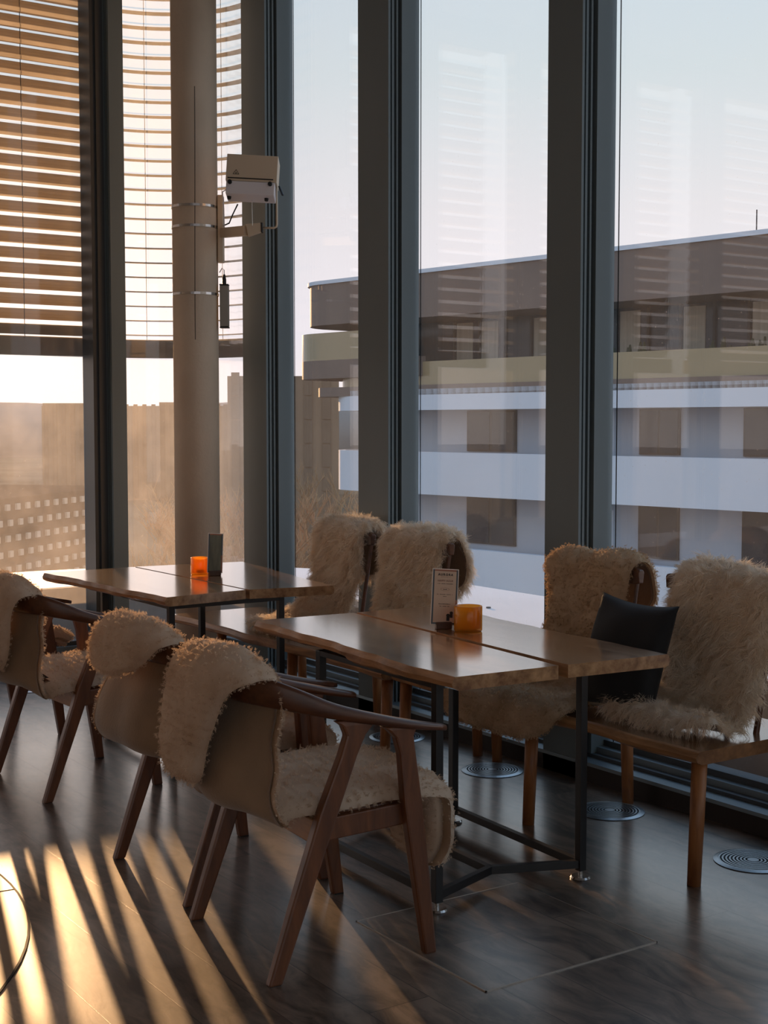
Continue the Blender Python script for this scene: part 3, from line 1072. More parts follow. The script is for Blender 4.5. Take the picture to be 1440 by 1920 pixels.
def sheepskin(name, label, loc, rz, nodes, fur, hide=M_SUEDE, L=.016, T=.026, tufts=2600, per=9, radius=.006, curl=.25, width=.0022,
              droop=.3, seed=1, group=None, wav=.010, edge_drop=0.0, jitter=.35, lump=.006, outline=.010, back_fur=2.0, bulge=.5, left_wrap=1.0):
    """nodes: (x centre, half width left, half width right, y, z, curve) along the skin, fur on the left-hand side of the path."""
    r = np.random.default_rng(seed)
    nu, nv = 96, 44
    C = catmull(nodes, nu)
    v = np.linspace(-1, 1, nv)
    s = np.concatenate([[0], np.cumsum(np.linalg.norm(np.diff(C[:, 3:5], axis=0), axis=1))])
    ph = r.uniform(0, 6.28, 6)
    hl = C[:, 1] * (1 + outline / .2 * (np.sin(s * 19 + ph[0]) * .5 + np.sin(s * 43 + ph[1]) * .35))
    hr = C[:, 2] * (1 + outline / .2 * (np.sin(s * 21 + ph[2]) * .5 + np.sin(s * 39 + ph[3]) * .35))
    # round the two ends of the skin off
    uu = s / s[-1]
    endr = np.clip(np.minimum(uu, 1 - uu) / .07, 0, 1)
    endf = .35 + .65 * np.sqrt(1 - (1 - endr) ** 2)
    hl, hr = hl * endf, hr * endf
    X = C[:, 0][:, None] + np.where(v < 0, hl[:, None] * v, hr[:, None] * v)
    ty = np.gradient(C[:, 3]); tz = np.gradient(C[:, 4])
    ln = np.hypot(ty, tz); ny, nz = -tz / ln, ty / ln
    Y = C[:, 3][:, None] + C[:, 5][:, None] * np.where(X < 0, left_wrap, 1.0) * X ** 2
    Z = np.repeat(C[:, 4][:, None], nv, 1)
    P = np.stack([X, Y, Z], -1)
    flat = P.reshape(-1, 3)
    wv = vnoise(flat * np.array([1, .6, .6]), 3.2, seed).reshape(nu, nv) * wav
    P[..., 1] += ny[:, None] * wv; P[..., 2] += nz[:, None] * wv
    if edge_drop:
        ex = np.clip(np.abs(v) - .55, 0, 1)[None, :] ** 1.5 * 3.0
        P[..., 2] -= edge_drop * ex * np.clip(nz, 0, 1)[:, None]
    du = np.gradient(P, axis=0); dv = np.gradient(P, axis=1)
    Nn = np.cross(dv, du); Nn /= np.linalg.norm(Nn, axis=2)[..., None] + 1e-12
    ref = np.zeros_like(Nn); ref[..., 1] = ny[:, None]; ref[..., 2] = nz[:, None]
    sg = np.sign(np.sum(Nn * ref, -1)); Nn *= np.where(sg == 0, 1, sg)[..., None]

    def grid_quads(o=0, flip=False):
        i, j = np.meshgrid(np.arange(nu - 1), np.arange(nv - 1), indexing='ij')
        a = (i * nv + j).ravel() + o
        q = np.stack([a, a + 1, a + nv + 1, a + nv], 1)
        return q[:, ::-1] if flip else q

    def rim(o1, o2):
        ring = np.concatenate([np.arange(nv), np.arange(1, nu) * nv + nv - 1, (nu - 1) * nv + np.arange(nv - 2, -1, -1), np.arange(nu - 2, 0, -1) * nv])
        k = np.roll(ring, -1)
        return np.stack([ring + o1, k + o1, k + o2, ring + o2], 1)
    n_ = nu * nv
    th = .004
    V = np.concatenate([P.reshape(-1, 3), (P - Nn * th).reshape(-1, 3)])
    Q = np.concatenate([grid_quads(0), grid_quads(n_, True), rim(0, n_)])
    root = empty(name, loc, rz, label, 'sheepskin', group)
    np_mesh('hide', V, Q, hide, root)
    # fleece
    eu = np.clip(np.minimum(uu, 1 - uu) / .05, 0, 1)
    ev = np.clip((1 - np.abs(v)) / .22, 0, 1)
    pf = np.sqrt(1 - (1 - eu[:, None]) ** 2) * np.sqrt(1 - (1 - ev[None, :]) ** 2)
    lumps = vnoise(P.reshape(-1, 3), 16, seed + 3).reshape(nu, nv) * lump + vnoise(P.reshape(-1, 3), 34, seed + 5).reshape(nu, nv) * lump * .6
    H = T * (.12 + .88 * pf) + lumps * pf
    Xd = np.zeros_like(P); Xd[..., 0] = 1
    lat = Xd * (np.sign(v)[None, :] * (1 - ev[None, :]) * T * bulge)[..., None]
    Tp = P + Nn * H[..., None] + lat
    bk = np.clip((uu - back_fur) / .04, 0, 1)[:, None] * np.ones((1, nv))
    Bp = P + Nn * (.001 - (.006 + T * .8 * pf) * bk)[..., None]
    V2 = np.concatenate([Tp.reshape(-1, 3), Bp.reshape(-1, 3)])
    Q2 = np.concatenate([grid_quads(0), grid_quads(n_, True), rim(0, n_)])
    tu = np.gradient(Tp, axis=0); tv = np.gradient(Tp, axis=1)
    TN = np.cross(tv, tu); ar = np.linalg.norm(TN, axis=2); TN /= ar[..., None] + 1e-12
    sg = np.sign(np.sum(TN * Nn, -1)); TN *= np.where(sg == 0, 1, sg)[..., None]
    # at the border the wool leans outwards
    TN = TN + Xd * (np.sign(v)[None, :] * (1 - ev[None, :]) * .6)[..., None]
    tdir = np.stack([np.zeros(nu), ty / ln, tz / ln], -1)[:, None, :]
    TN = TN + tdir * (np.where(uu > .5, 1, -1) * (1 - eu) * .6)[:, None, None]
    TN /= np.linalg.norm(TN, axis=2)[..., None]
    w = ar.ravel() + 1e-9
    w = w * (1 + 1.5 * (1 - np.minimum(eu[:, None], ev[None, :])).ravel())
    idx = r.choice(n_, size=tufts, p=w / w.sum())
    PP = Tp.reshape(-1, 3)[idx] + r.normal(size=(tufts, 3)) * .004
    NN = TN.reshape(-1, 3)[idx]
    if bk.max() > .5:
        onb = (bk.ravel()[idx] > .5) & (r.uniform(size=tufts) < .5)
        PP[onb] = Bp.reshape(-1, 3)[idx][onb]
        NN[onb] = -Nn.reshape(-1, 3)[idx][onb]
    UU = tu.reshape(-1, 3)[idx]; UU = UU - NN * np.sum(UU * NN, 1)[:, None]; UU /= np.linalg.norm(UU, axis=1)[:, None] + 1e-12
    SV, SQ = strands(PP, NN, UU, L, per, radius, curl, width, droop, r, jitter, (.62 + .38 * np.minimum(eu[:, None], ev[None, :])).ravel()[idx])
    V2 = np.concatenate([V2, SV]); Q2 = np.concatenate([Q2, SQ + 2 * n_])
    np_mesh('fur', V2, Q2, fur, root)
    return root


G_CH = 'sheepskins over the armchairs'
G_BE = 'sheepskins over the bench backs'


def chair_skin(flap_x, flap_w, flap_z, top_x, top_w, under, seat_w, front, hang_z, hl_low=None):
    """under: (xc, hl, hr) of the bare hide below the rail."""
    ux, ul, ur = under
    lo = hl_low or ul
    c = 1.0
    n = [(flap_x, flap_w, flap_w, -.352, flap_z, c), (flap_x * .8 + top_x * .2, flap_w, flap_w, -.358, (flap_z + .74) / 2, c),
         (top_x * .6 + flap_x * .4, (flap_w + top_w) / 2, (flap_w + top_w) / 2, -.350, .755, c), (top_x, top_w, top_w, -.336, .825, c), (top_x, top_w, top_w, -.295, .852, c),
         (top_x, top_w, top_w, -.255, .822, c), (ux * .5 + top_x * .5, (ul + top_w) / 2, (ur + top_w) / 2, -.258, .745, c),
         (ux, ul, ur, -.290, .66, 1.3), (ux, (ul + lo) / 2, ur, -.325, .56, 1.8), (ux, lo, ur, -.33, .48, 1.8), (ux, lo * .9, ur, -.28, .44, 1.6),
         (0, seat_w, seat_w, -.185, .462, .6), (0, seat_w, seat_w, 0, .472, 0), (0, seat_w, seat_w, .15, .472, 0)]
    fx, fw_ = front
    n += [(fx, fw_, fw_, .255, .468, 0), (fx, fw_ * .95, fw_ * .95, .318, .44, 0), (fx, fw_ * .85, fw_ * .85, .352, (hang_z + .46) / 2, 0), (fx, fw_ * .6, fw_ * .6, .358, hang_z, 0)]
    return n


FURSH = dict(L=.010, T=.040, back_fur=.80, bulge=.75, tufts=9000, per=6, radius=.0045, curl=.2, width=.0011, droop=.1, jitter=.28, lump=.0045)
i = 0
sheepskin('sheepskin', 'cream sheepskin on the armchair closest to the camera, long flap hanging behind its rail', (*CHAIRS[0][:2], 0), R(CHAIRS[0][2]),
          chair_skin(-.045, .115, .50, .03, .18, (.0, .23, .235), .24, (.04, .20), .18), M_FUR, seed=11, group=G_CH, edge_drop=.036, left_wrap=.6, **FURSH)
sheepskin('sheepskin', 'cream sheepskin on the second armchair, bare tan hide flaring out below the rail', (*CHAIRS[1][:2], 0), R(CHAIRS[1][2]),
          chair_skin(-.06, .13, .70, .01, .185, (.0, .23, .235), .24, (0, .2), .40, .36), M_FUR, seed=12, group=G_CH, edge_drop=.036, left_wrap=.15, **FURSH)
sheepskin('sheepskin', 'cream sheepskin on the armchair by the column table, wide flap behind and sunlit seat', (*CHAIRS[2][:2], 0), R(CHAIRS[2][2]),
          chair_skin(-.02, .15, .50, .0, .18, (.0, .21, .22), .24, (0, .22), .42), M_FUR, seed=13, group=G_CH, edge_drop=.036, **FURSH)
sheepskin('sheepskin', 'sheepskin on the deepest armchair, only a strip of its wool showing', (*CHAIRS[3][:2], 0), R(CHAIRS[3][2]),
          chair_skin(0, .14, .6, .0, .18, (0, .2, .2), .25, (0, .2), .42), M_FUR, seed=14, group=G_CH, edge_drop=.01, **FURSH)


def bench_skin(top_w, waist, seat_w, flap_z, front, hang=None, xs=0.0, tilt=0.0, zt=.925, lip=False, seat_z=.47):
    """local +y = away from the window"""
    n = [(tilt, top_w * .85, top_w * .85, -.275, flap_z, 0), (tilt * .5, top_w, top_w, -.285, (flap_z + zt) / 2, .0), (0, top_w, top_w, -.268, zt + .01, .15), (0, top_w, top_w, -.222, zt + .052, .25),
         (0, top_w, top_w, -.170, zt + .015, .35), (0, (top_w + waist) / 2, (top_w + waist) / 2, -.150, zt - .08, .3), (0, waist, waist, -.135, .74, .2), (xs * .3, waist * 1.02, waist * 1.02, -.115, .63, .1),
         (xs * .6, (waist + seat_w) / 2, (waist + seat_w) / 2, -.085, .54, 0), (xs, seat_w, seat_w, -.02, seat_z + .008, 0), (xs, seat_w, seat_w, .09, seat_z, 0)]
    if lip:
        return n[:-1] + [(xs, seat_w, seat_w, front * .55, seat_z + .012, 0), (xs, seat_w, seat_w, front * .85, seat_z + .036, 0), (xs, seat_w * .95, seat_w * .95, front * 1.12, seat_z + .034, 0), (xs, seat_w * .9, seat_w * .9, front * 1.24, seat_z + .004, 0)]
    n += [(xs, seat_w, seat_w, front * .8 + .018, seat_z, 0)]
    if hang:
        n += [(xs, seat_w, seat_w, .255, seat_z, 0), (xs, seat_w * .97, seat_w * .97, .302, .445, 0), (xs, seat_w * .9, seat_w * .9, .318, (hang + .44) / 2, 0), (xs, seat_w * .8, seat_w * .8, .318, hang, 0)]
    else:
        n += [(xs, seat_w * .85, seat_w * .85, front, seat_z, 0)]
    return n


LONG = dict(L=.050, T=.028, tufts=3600, per=11, radius=.009, curl=.20, width=.0016, droop=.45, jitter=.55, lump=.010)
BY = 3.55
sheepskin('sheepskin', 'long-haired cream sheepskin on the bench back closest to the column, exposing a thin spindle', (-5.86, BY, 0), R(180),
          bench_skin(.212, .205, .24, .74, .17, xs=.18, zt=.94), M_FURL, seed=21, group=G_BE, **LONG)
sheepskin('sheepskin', 'shaggy long-haired sheepskin on the bench back behind the cream menu card', (-5.225, BY, 0), R(180),
          bench_skin(.222, .225, .25, .72, .17, zt=.94), M_FURL, seed=22, group=G_BE, **LONG)
sheepskin('sheepskin', 'short curly beige sheepskin on a bench back, spilling over the seat edge', (-4.035, BY, 0), R(180),
          bench_skin(.225, .20, .345, .74, .2, hang=.345, xs=.02), M_FURB, seed=23, group=G_BE, L=.009, T=.028, tufts=9500, per=6, radius=.005, curl=.45, width=.0014, droop=.15, jitter=.45, lump=.006)
sheepskin('sheepskin', 'long shaggy sheepskin on the bench back beside the charcoal cushion, at the bench end', (-3.345, BY, 0), R(180),
          bench_skin(.215, .215, .25, .72, .125, xs=.05, lip=True), M_FURL, seed=24, group=G_BE, **LONG)

# ------------------------------------------------------------------ dark cushion
root = empty('cushion', (-3.60, 3.475, .475), 0, 'charcoal velvety square cushion leaning between two fleece-covered bench backs', 'cushion')
n = 28
g = np.linspace(-1, 1, n)
A, B_ = np.meshgrid(g, g, indexing='ij')
pin = 1 - .10 * (1 - A ** 2) * B_ ** 2
pin2 = 1 - .10 * (1 - B_ ** 2) * A ** 2
x = A * .182 * pin2; z = .20 + B_ * .20 * pin
thk = .075 * np.clip((1 - A ** 2), 0, 1) ** .45 * np.clip(1 - B_ ** 2, 0, 1) ** .45
flat = np.stack([A.ravel(), B_.ravel(), np.zeros(n * n)], 1)
wr = vnoise(flat, .8, 5).reshape(n, n) * .008 * np.clip(thk / .05, 0, 1)
lean = .30
front = np.stack([x, -(thk + wr) + lean * (z - .2), z], -1).reshape(-1, 3)
back = np.stack([x, thk + lean * (z - .2), z], -1).reshape(-1, 3)
ii, jj = np.meshgrid(np.arange(n - 1), np.arange(n - 1), indexing='ij')
a = (ii * n + jj).ravel()
q = np.stack([a, a + n, a + n + 1, a + 1], 1)
o = np_mesh('cover', np.concatenate([front, back]), np.concatenate([q, q[:, ::-1] + n * n]), M_PILLOW, root)
bm = bmesh.new(); bm.from_mesh(o.data); bmesh.ops.remove_doubles(bm, verts=bm.verts, dist=1e-4); bm.to_mesh(o.data); bm.free()
root.rotation_euler = (0, R(3), R(4))

# ------------------------------------------------------------------ candle cups and menu cards
def amber_mat():
    m = bpy.data.materials.new('amber_glass'); m.use_nodes = True
    nt = m.node_tree; nt.nodes.clear(); N, L = nt.nodes.new, nt.links.new
    out = N('ShaderNodeOutputMaterial')
    tl = N('ShaderNodeBsdfTranslucent'); tl.inputs[0].default_value = (1, .56, .08, 1)
    tr = N('ShaderNodeBsdfTransparent'); tr.inputs[0].default_value = (1, .64, .24, 1)
    df = N('ShaderNodeBsdfDiffuse'); df.inputs[0].default_value = (.7, .32, .06, 1)
    gl = N('ShaderNodeBsdfGlossy'); gl.inputs['Roughness'].default_value = .12
    a = N('ShaderNodeMixShader'); a.inputs[0].default_value = .58; L(tl.outputs[0], a.inputs[1]); L(tr.outputs[0], a.inputs[2])
    b = N('ShaderNodeMixShader'); b.inputs[0].default_value = .1; L(a.outputs[0], b.inputs[1]); L(df.outputs[0], b.inputs[2])
    fr = N('ShaderNodeFresnel')
    ge = N('ShaderNodeNewGeometry')
    io = N('ShaderNodeMapRange'); io.inputs['To Min'].default_value = 1.4; io.inputs['To Max'].default_value = 1 / 1.4
    L(ge.outputs['Backfacing'], io.inputs['Value']); L(io.outputs[0], fr.inputs['IOR'])
    c = N('ShaderNodeMixShader'); L(fr.outputs[0], c.inputs[0]); L(b.outputs[0], c.inputs[1]); L(gl.outputs[0], c.inputs[2])
    L(c.outputs[0], out.inputs[0])
    return m


M_AMBER = amber_mat()
M_WAX = mat('candle_wax', (236, 214, 180), .5)
M_CARDW = mat('card_white', (236, 220, 204), .6)
M_CARDB = mat('card_dark_border', (52, 62, 70), .35)
M_CARDR = mat('card_rust_border', (150, 84, 52), .35)
M_INK = mat('print_ink', (40, 38, 40), .6)
M_INKR = mat('print_ink_brown', (130, 84, 66), .6)
M_STAND = wood('stand_wood', (58, 36, 24), (96, 62, 40), 'X', .5)


def candle(loc, label, r=.051, h=.093):
    root = empty('candle_cup', loc, 0, label, 'candle holder', 'amber candle cups on the tables')
    MB().lathe([(0, 0), (r * .92, 0), (r, .006), (r, h - .002), (r - .0015, h), (r - .004, h - .002), (r - .004, .012), (0, .010)], 40).build('cup', M_AMBER, root, 0, True)
    w = MB().lathe([(0, .0125), (.019, .0125), (.019, .030), (0, .030)], 24).build('tealight', M_WAX, root)
    MB().tube([(0, 0, .030), (.001, 0, .038)], .001, 6).build('wick', M_GASKET, w)
    return root


candle((-3.935, 3.03, ZT), 'amber glass candle cup beside the cream menu card')
candle((-6.17, 3.075, ZT), 'glowing amber glass candle cup on the table nearest the column', .044, .088)


def text(s, size, x, z, m, parent, name='lettering', y=-.0016, bold=0.0, sx=1.0, space=1.0, shear=0.0):
    cu = bpy.data.curves.new('t', 'FONT')
    cu.body = s; cu.size = size; cu.align_x = 'CENTER'; cu.align_y = 'CENTER'
    cu.extrude = .0002; cu.offset = bold; cu.space_character = space; cu.shear = shear
    cu.resolution_u = 3
    t = bpy.data.objects.new('t', cu)
    COL.objects.link(t)
    dg = bpy.context.evaluated_depsgraph_get()
    me = bpy.data.meshes.new_from_object(t.evaluated_get(dg))
    bpy.data.objects.remove(t)
    o = bpy.data.objects.new(name, me)
    COL.objects.link(o)
    me.materials.clear(); me.materials.append(m)
    o.parent = parent
    o.rotation_euler = (R(90), 0, 0)
    o.scale = (sx, 1, 1)
    o.location = (x, y, z)
    return o


def fine_print(card, m, w, z, hh, n):
    """a line of print too small to read: a row of short ink strokes"""
    r = random.Random(int(z * 1e5))
    b = MB()
    for k in range(n):
        x = -w / 2 + w * (k + .5) / n
        if r.random() < .14: continue
        q = w / n * r.uniform(.25, .4)
        b.box((x - q, -.0016, z - hh / 2), (x + q, -.0012, z + hh / 2 * r.uniform(.3, 1)))
    b.build('lettering', m, card)


def menu(loc, rz, label, face, w=.094, h=.205):
    root = empty('menu_card', loc, R(rz), label, 'menu card', 'upright menu cards on the tables')
    b = MB()
    b.prism([(-.030, -.012), (.030, -.012), (.030, .014), (.018, .024), (-.018, .024), (-.030, .014)], 0, .026)
    b.build('stand', M_STAND, root, .003)
    card = empty('card', (0, .002, .012))
    card.parent = root
    bpy.data.objects.remove(card)
    card = MB().box((-w / 2, -.0008, 0), (w / 2, .0008, h)).build('card', M_CARDW, root)
    card.location = (0, .001, .014); card.rotation_euler = (R(-6), R(4.5), 0)
    e, t = .003, .009
    b = MB()
    b.box((-w / 2 + e, -.0012, e), (-w / 2 + t, -.0008, h - e)); b.box((-w / 2 + t, -.0012, e), (w / 2 - t, -.0008, t))
    b.build('border', M_CARDB, card); b = MB()
    b.box((w / 2 - t, -.0012, h * .45), (w / 2 - e, -.0008, h - e))
    b.build('border', M_CARDB, card)
    b = MB(); b.box((-w / 2 + t, -.0012, h - t), (w / 2 - t, -.0008, h - e)); b.build('border', M_CARDR, card); b = MB(); b.box((w / 2 - t, -.0012, e), (w / 2 - e, -.0008, h * .45))
    b.build('border', M_CARDR, card)
    if face:
        MB().box((-w / 2 + t, -.00115, t), (w / 2 - t, -.0008, h - t)).build('print_panel', mat('menu_paper', (206, 176, 150), .6), card)
        text('AURORA', .0115, 0, h * .895, M_INK, card, bold=.0004, space=1.35)
        fine_print(card, M_INKR, .036, h * .855, .0014, 11)
        text('HAPPY HOUR', .0098, 0, h * .785, M_INKR, card, shear=.2, space=.98)
        fine_print(card, M_INK, .060, h * .735, .0022, 17)
        b = MB()
        b.loft([[(math.cos(2 * math.pi * k / 28) * (.016 + s), -.0016 + dy, h * .635 + math.sin(2 * math.pi * k / 28) * (.0058 + s * .6)) for k in range(28)] for s, dy in ((0, 0), (.0007, 0), (.0007, .0004), (0, .0004), (0, 0))], caps=False)
        b.build('printed_oval', M_INKR, card)
        fine_print(card, M_INK, .014, h * .635, .0032, 4)
        fine_print(card, M_INK, .060, h * .545, .0022, 17)
        fine_print(card, M_INK, .014, h * .51, .0022, 4)
        fine_print(card, M_INK, .046, h * .375, .0028, 12)
        fine_print(card, M_INK, .038, h * .335, .0028, 10)
        b = MB()
        for gx, gz, s in ((.020, .03, 1), (.030, .036, .85)):
            b.box((gx - .007 * s, -.0016, gz - .014 * s), (gx + .007 * s, -.0012, gz - .002 * s))
            b.lathe([(0, 0), (.0075 * s, 0), (.0075 * s, .0004), (0, .0004)], 14)
            for vtx in b.bm.verts[-28:]:
                pass
        b.bm.free(); b = MB()
        for gx, gz, s in ((.016, .030, 1.0), (.028, .040, .9)):
            b.box((gx - .006 * s, -.0016, gz - .014 * s), (gx + .006 * s, -.0012, gz + .002 * s))
            b.loft([[(gx + math.cos(R(k * 30)) * .0075 * s, yy, gz + .006 * s + math.sin(R(k * 30)) * .006 * s) for k in range(12)] for yy in (-.0016, -.0012)])
        b.build('printed_glass', M_INK, card)
    else:
        MB().box((-w / 2 + t, -.00115, t), (w / 2 - t, -.0008, h - t)).build('print_panel', mat('leaflet_photo', (96, 92, 70), .25, var=.5, vscale=(40, 1, 6)), card)
    return root


menu((-4.03, 2.99, ZT), 72, 'cream upright menu card with printed happy hour text beside amber cup', True, .102, .205)
menu((-6.085, 3.115, ZT), 84, 'tall dark picture leaflet in a wooden stand on the table nearest the column', False, .08, .195)

# ------------------------------------------------------------------ the city outside
M_BWHITE = mat('facade_white', (212, 222, 236), .7, spec=.1, var=.03, vscale=(.3, .3, .3))
M_BWALL = mat('facade_wall', (170, 182, 198), .8, spec=.1)
M_BGLASS = mat('dark_window', (30, 44, 58), .15, spec=.2)
M_BFRAME = mat('facade_frame', (40, 44, 50), .5, spec=.2)
M_FASCIA = mat('brown_fascia', (112, 98, 92), .7)
M_RAILGL = mat('balustrade_glass', (150, 136, 104), .15)
M_CURT = mat('curtain_cloth', (150, 146, 136), .8, var=.15, vscale=(9, 9, .2))
M_TERR = mat('terrace_planting', (44, 56, 36), .9, var=.4, vscale=(5, 5, 5))

DA = R(8.8)
OX, OY = -40.8, 29.0
UD, VD = (math.cos(DA), math.sin(DA)), (-math.sin(DA), math.cos(DA))     # along the facade, away from us


def fp(t, d):
    return (OX + UD[0] * t + VD[0] * d, OY + UD[1] * t + VD[1] * d)


def stadium(t0, t1, depth, off=0.0, n=14):
    """outline with a rounded end at t0, square end at t1; off grows it"""
    r = 1.8
    pts = [(t1, -off), ]
    for k in range(n + 1):
        a = R(-90 - 90 * k / n)
        pts.append((t0 + r + (r + off) * math.cos(a), r + (r + off) * math.sin(a)))
    pts.append((t0 - off, depth + off))
    pts.append((t1, depth + off))
    return pts


def slab(name, t0, t1, depth, off, z0, z1, m, parent, th=None):
    out = stadium(t0, t1, depth, off)
    b = MB()
    if th:
        inn = stadium(t0, t1, depth, off - th)
        b.loft([[(*fp(*o_), z0), (*fp(*o_), z1), (*fp(*i_), z1), (*fp(*i_), z0)] for o_, i_ in zip(out, inn)])
    else:
        b.prism([fp(*p) for p in out], z0, z1)
    return b.build(name, m, parent)


bld = empty('office_building', (0, 0, 0), 0, 'white terraced building with banded balconies and deep brown roof edge across the way', 'building')
T0, T1_, DP = -5.35, 40.0, 14.0
slab('core_wall', T0 + 1.6, T1_, DP - 3.2, 0, -15, 2.6, M_BWALL, bld).location = (VD[0] * 1.6, VD[1] * 1.6, 0)
for z0, z1 in ((2.0, 2.75), (-1.02, .50), (-4.45, -2.85), (-7.9, -6.3), (-11.4, -9.8)):
    slab('balcony_band', T0, T1_, DP, 0, z0, z1, M_BWHITE, bld, .25)
    slab('balcony_floor', T0 + .2, T1_, DP - .4, 0, z0 + .02, z0 + .22, M_BWALL, bld).location = (VD[0] * .2, VD[1] * .2, 0)
slab('balustrade', T0 - .3, T1_, DP + .0, -.35, 2.75, 3.75, M_RAILGL, bld, .04)
slab('terrace_floor', T0 - 1.2, T1_, DP + 2.0, 0, 2.55, 2.9, M_FASCIA, bld)
slab('terrace_edge', T0 - 2.2, 0, DP + 2.0, 0, 3.25, 3.95, M_FASCIA, bld, .5)
slab('terrace_rail', T0 - 2.2, 0, DP + 2.0, 0, 3.95, 5.0, M_RAILGL, bld, .04)
top = slab('penthouse_wall', T0 + 1.5, T1_, DP - 5.0, 0, 2.6, 5.4, M_BGLASS, bld)
top.location = (VD[0] * 2.2, VD[1] * 2.2, 0)
slab('roof_fascia', T0 - 1.7, T1_, DP, 0, 5.3, 6.86, M_FASCIA, bld)
slab('roof_edge_trim', T0 - 1.75, T1_, DP, .06, 6.86, 7.0, M_BWHITE, bld)
b = MB()
for t, w, h, d in ((7.6, 3.2, .35, 4), (10.2, 3.6, .75, 5), (20, 4, 1, 4)):
    c4 = [fp(t, d), fp(t + w, d), fp(t + w, d + 3), fp(t, d + 3)]
    b = MB(); b.prism(c4, 7.0, 7.0 + h); b.build('roof_plant_box', M_FASCIA, bld)
for t in (12.0, 12.9):
    MB().tube([(*fp(t, 3), 7), (*fp(t, 3), 8.1)], .02, 5).build('roof_aerial', M_BFRAME, bld)
# penthouse glazing with posts and curtains
for i in range(22):
    t = -.2 + i * 1.25
    MB().prism([fp(t, 2.12), fp(t + .09, 2.12), fp(t + .09, 2.22), fp(t, 2.22)], 2.9, 5.3).build('glazing_post', M_BFRAME, bld)
    if i % 5 not in (2, 4):
        MB().prism([fp(t + .14, 2.17), fp(t + .95, 2.17), fp(t + .95, 2.21), fp(t + .14, 2.21)], 2.95, 5.2).build('curtain', M_CURT, bld)
b = MB()
for k in range(60):
    t = 4.2 + random.random() * 14
    b.lathe([(0, 0)] if False else [(.02, 2.9), (.12 + .12 * random.random(), 3.2), (.03, 3.6 + .5 * random.random())], 6, fp(t, .9))
b.build('terrace_foliage', M_TERR, bld)
# strip windows on the two lower floors: each window a part with panes
for z0, z1 in ((.52, 1.98), (-2.8, -1.06), (-6.25, -4.5)):
    for t, w in ((1.1, 2.35), (5.2, 1.6), (8.75, 1.55), (12.6, 1.9), (16.5, 2.2), (20.5, 2.2)):
        f = MB().prism([fp(t, 1.52), fp(t + w, 1.52), fp(t + w, 1.62), fp(t, 1.62)], z0, z1).build('window', M_BFRAME, bld)
        b = MB()
        for a0, a1 in ((.06, w * .47), (w * .53, w - .06)):
            b.prism([fp(t + a0, 1.50), fp(t + a1, 1.50), fp(t + a1, 1.53), fp(t + a0, 1.53)], z0 + .06, z1 - .06)
        b.build('pane', M_BGLASS, f)
for z0 in (.5, -2.85):
    for t in (8.3, 14.6):
        MB().prism([fp(t, .3), fp(t + .22, .3), fp(t + .22, .52), fp(t, .52)], z0, z0 + 1.6).build('balcony_post', M_BWHITE, bld)


def tower(label, x0y0, x1y1, depth, z0, z1, m, m2, floors, bays, step=None):
    """block whose near face runs from x0y0 to x1y1"""
    (x0, y0), (x1, y1) = x0y0, x1y1
    u = Vector((x1 - x0, y1 - y0, 0)); W = u.length; u.normalize()
    v = Vector((-u.y, u.x, 0))
    if v.dot(Vector((x0, y0, 0))) < 0: v = -v
    root = empty('city_building', ((x0 + x1) / 2, (y0 + y1) / 2, z0), 0, label, 'building')
    c = Vector(((x0 + x1) / 2, (y0 + y1) / 2, z0))
    p = lambda a, d: ((x0 + u.x * a + v.x * d) - c.x, (y0 + u.y * a + v.y * d) - c.y)
    MB().prism([p(0, 0), p(W, 0), p(W, depth), p(0, depth)], 0, z1 - z0).build('body', m, root)
    if step:
        for a, w_, h in step:
            MB().prism([p(a * W, 1), p((a + w_) * W, 1), p((a + w_) * W, depth), p(a * W, depth)], z1 - z0, z1 - z0 + h).build('roof_block', m, root)
    b = MB()
    H = z1 - z0
    fh = H / floors
    bw = W / bays
    for i in range(floors):
        for j in range(bays):
            off = .5 if (i % 2 and m2 is M_SCREEN) else 0
            a = (j + .22 + off * .5) * bw
            ww, ht = (.34, .6) if m2 is M_SCREEN else (.45, 1.15)
            b.prism([p(a, -.15), p(a + bw * ww, -.15), p(a + bw * ww, .02), p(a, .02)], fh * (i + .2), fh * (i + ht))
    b.build('window_grid', m2, root)
    return root


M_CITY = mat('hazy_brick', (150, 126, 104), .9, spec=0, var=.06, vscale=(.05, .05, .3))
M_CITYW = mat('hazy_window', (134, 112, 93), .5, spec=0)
M_SCREEN = mat('screen_panel', (206, 190, 172), .7, spec=0)
M_SCRB = mat('screen_backing', (70, 58, 50), .8, spec=0)
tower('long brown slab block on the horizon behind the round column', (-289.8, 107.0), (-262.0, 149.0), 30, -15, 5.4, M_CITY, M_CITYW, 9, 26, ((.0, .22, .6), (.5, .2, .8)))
tower('dark mid-rise block with chequered pale facade panels below the sunny window', (-72.0, 18.0), (-92.0, 40.0), 20, -15, -2.9, M_SCRB, M_SCREEN, 13, 24)
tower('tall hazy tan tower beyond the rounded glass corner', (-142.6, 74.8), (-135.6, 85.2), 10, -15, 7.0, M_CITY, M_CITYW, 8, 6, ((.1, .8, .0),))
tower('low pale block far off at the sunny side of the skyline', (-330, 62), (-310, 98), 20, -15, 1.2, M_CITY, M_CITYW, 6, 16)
tower('small flat block at the foot of the hazy tan tower', (-120, 88), (-104, 100), 12, -15, -4.5, M_SCRB, M_CITYW, 4, 10)

MB().prism([(-900, -700), (60, -700), (60, 900), (-900, 900)], -15.3, -15).build('ground', mat('city_ground', (112, 100, 84), .9, spec=0, var=.35, vscale=(.03, .03, .03)))['kind'] = 'structure'
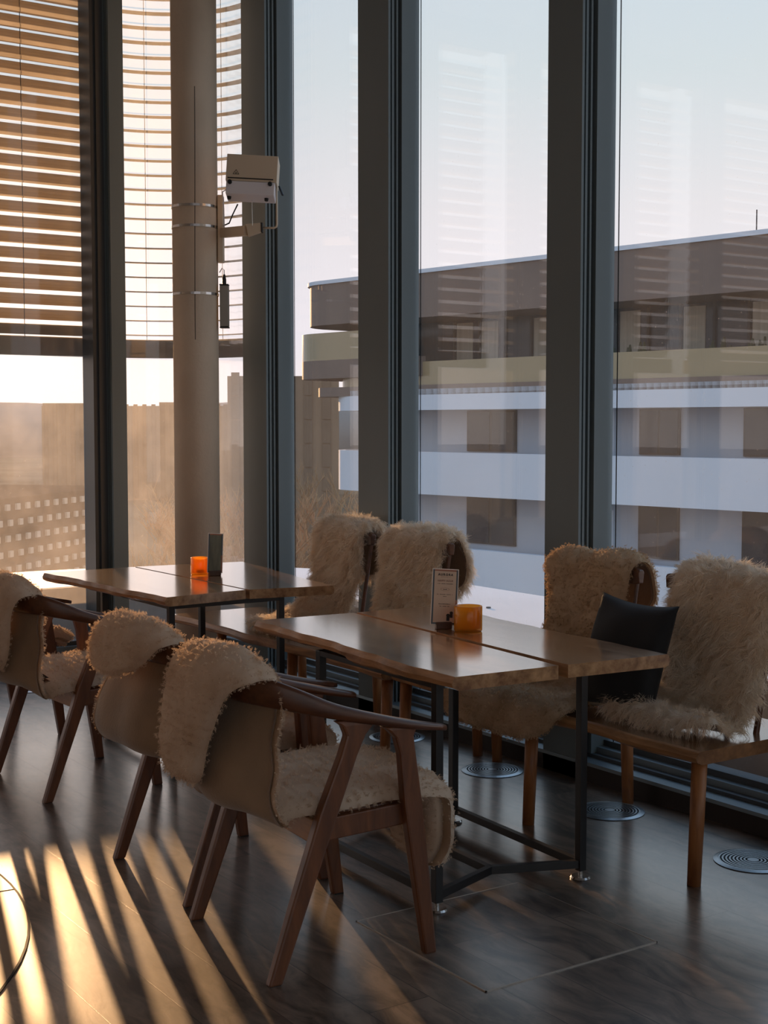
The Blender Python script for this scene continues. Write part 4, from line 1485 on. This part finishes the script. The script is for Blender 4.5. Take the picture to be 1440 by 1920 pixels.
# far wooded ridge
rings = []
for k in range(60):
    a = R(120 + 70 * k / 59)
    d = 850
    h = 4 + 7 * abs(math.sin(k * .31)) + 5 * abs(math.sin(k * .13 + 1))
    c, s_ = math.cos(a), math.sin(a)
    rings.append([(c * (d - 160), s_ * (d - 160), -15.2), (c * (d + 120), s_ * (d + 120), -15.2), (c * d, s_ * d, h)])
b = MB(); b.loft(rings); o = b.build('hills', mat('far_hills', (140, 128, 120), .95, var=.1, vscale=(.02, .02, .02)), None, 0, True); o['kind'] = 'structure'

# bare winter trees
M_BARK = mat('sunlit_bark', (170, 138, 104), .9, spec=0)  # bark colour lightened to stand in for a sunlit rim on the twigs


def tree_mesh(h, seed):
    r = random.Random(seed)
    b = MB()

    def branch(p, d, ln, rad, lev):
        q = p + d * ln
        m_ = p + d * ln * .5 + Vector((r.uniform(-1, 1), r.uniform(-1, 1), 0)) * ln * .05
        b.tube([p, m_, q], rad, 5 if lev < 2 else 3, rad * .6)
        if lev >= 4: return
        for k in range((4, 5, 4, 3)[lev]):
            t = r.uniform(.45, 1.0)
            a = r.uniform(0, 6.28)
            e = Vector((math.cos(a), math.sin(a), r.uniform(.4, 1.2))).normalized()
            branch(p + d * ln * t, (d * .55 + e * .75).normalized(), ln * r.uniform(.5, .72), rad * .5, lev + 1)
    branch(Vector((0, 0, 0)), Vector((0, 0, 1)), h * .36, h * .022, 0)
    return b


TL = [(-70.0, 36.0, 13.5), (-64, 37.5, 12), (-60.5, 31, 11.5), (-75, 44, 13), (-57, 30.5, 10), (-66, 41.5, 12), (-54, 31.5, 10.5), (-80, 40, 13), (-58.5, 36, 12.2), (-76, 36.5, 14)]
TL += [(-62, 33.5, 12.5), (-68, 33, 12.8), (-50.5, 34.5, 11), (-69, 47, 12.6), (-71, 40, 13.2), (-52, 29.5, 10)]
order = [0, 8, 3, 12, 5, 15, 9, 1, 13, 6, 11, 4, 14, 7, 2, 10]
for i, (x, y, h) in enumerate(TL):
    f = .82 + .062 * order[i % 16]
    root = empty('bare_tree', (x * f, y * f, -15), random.uniform(0, 6), 'leafless brown winter tree below the rounded glass corner', 'tree', 'bare trees below the glass corner')
    tree_mesh(h + 4.2, i).build('branches', M_BARK, root)
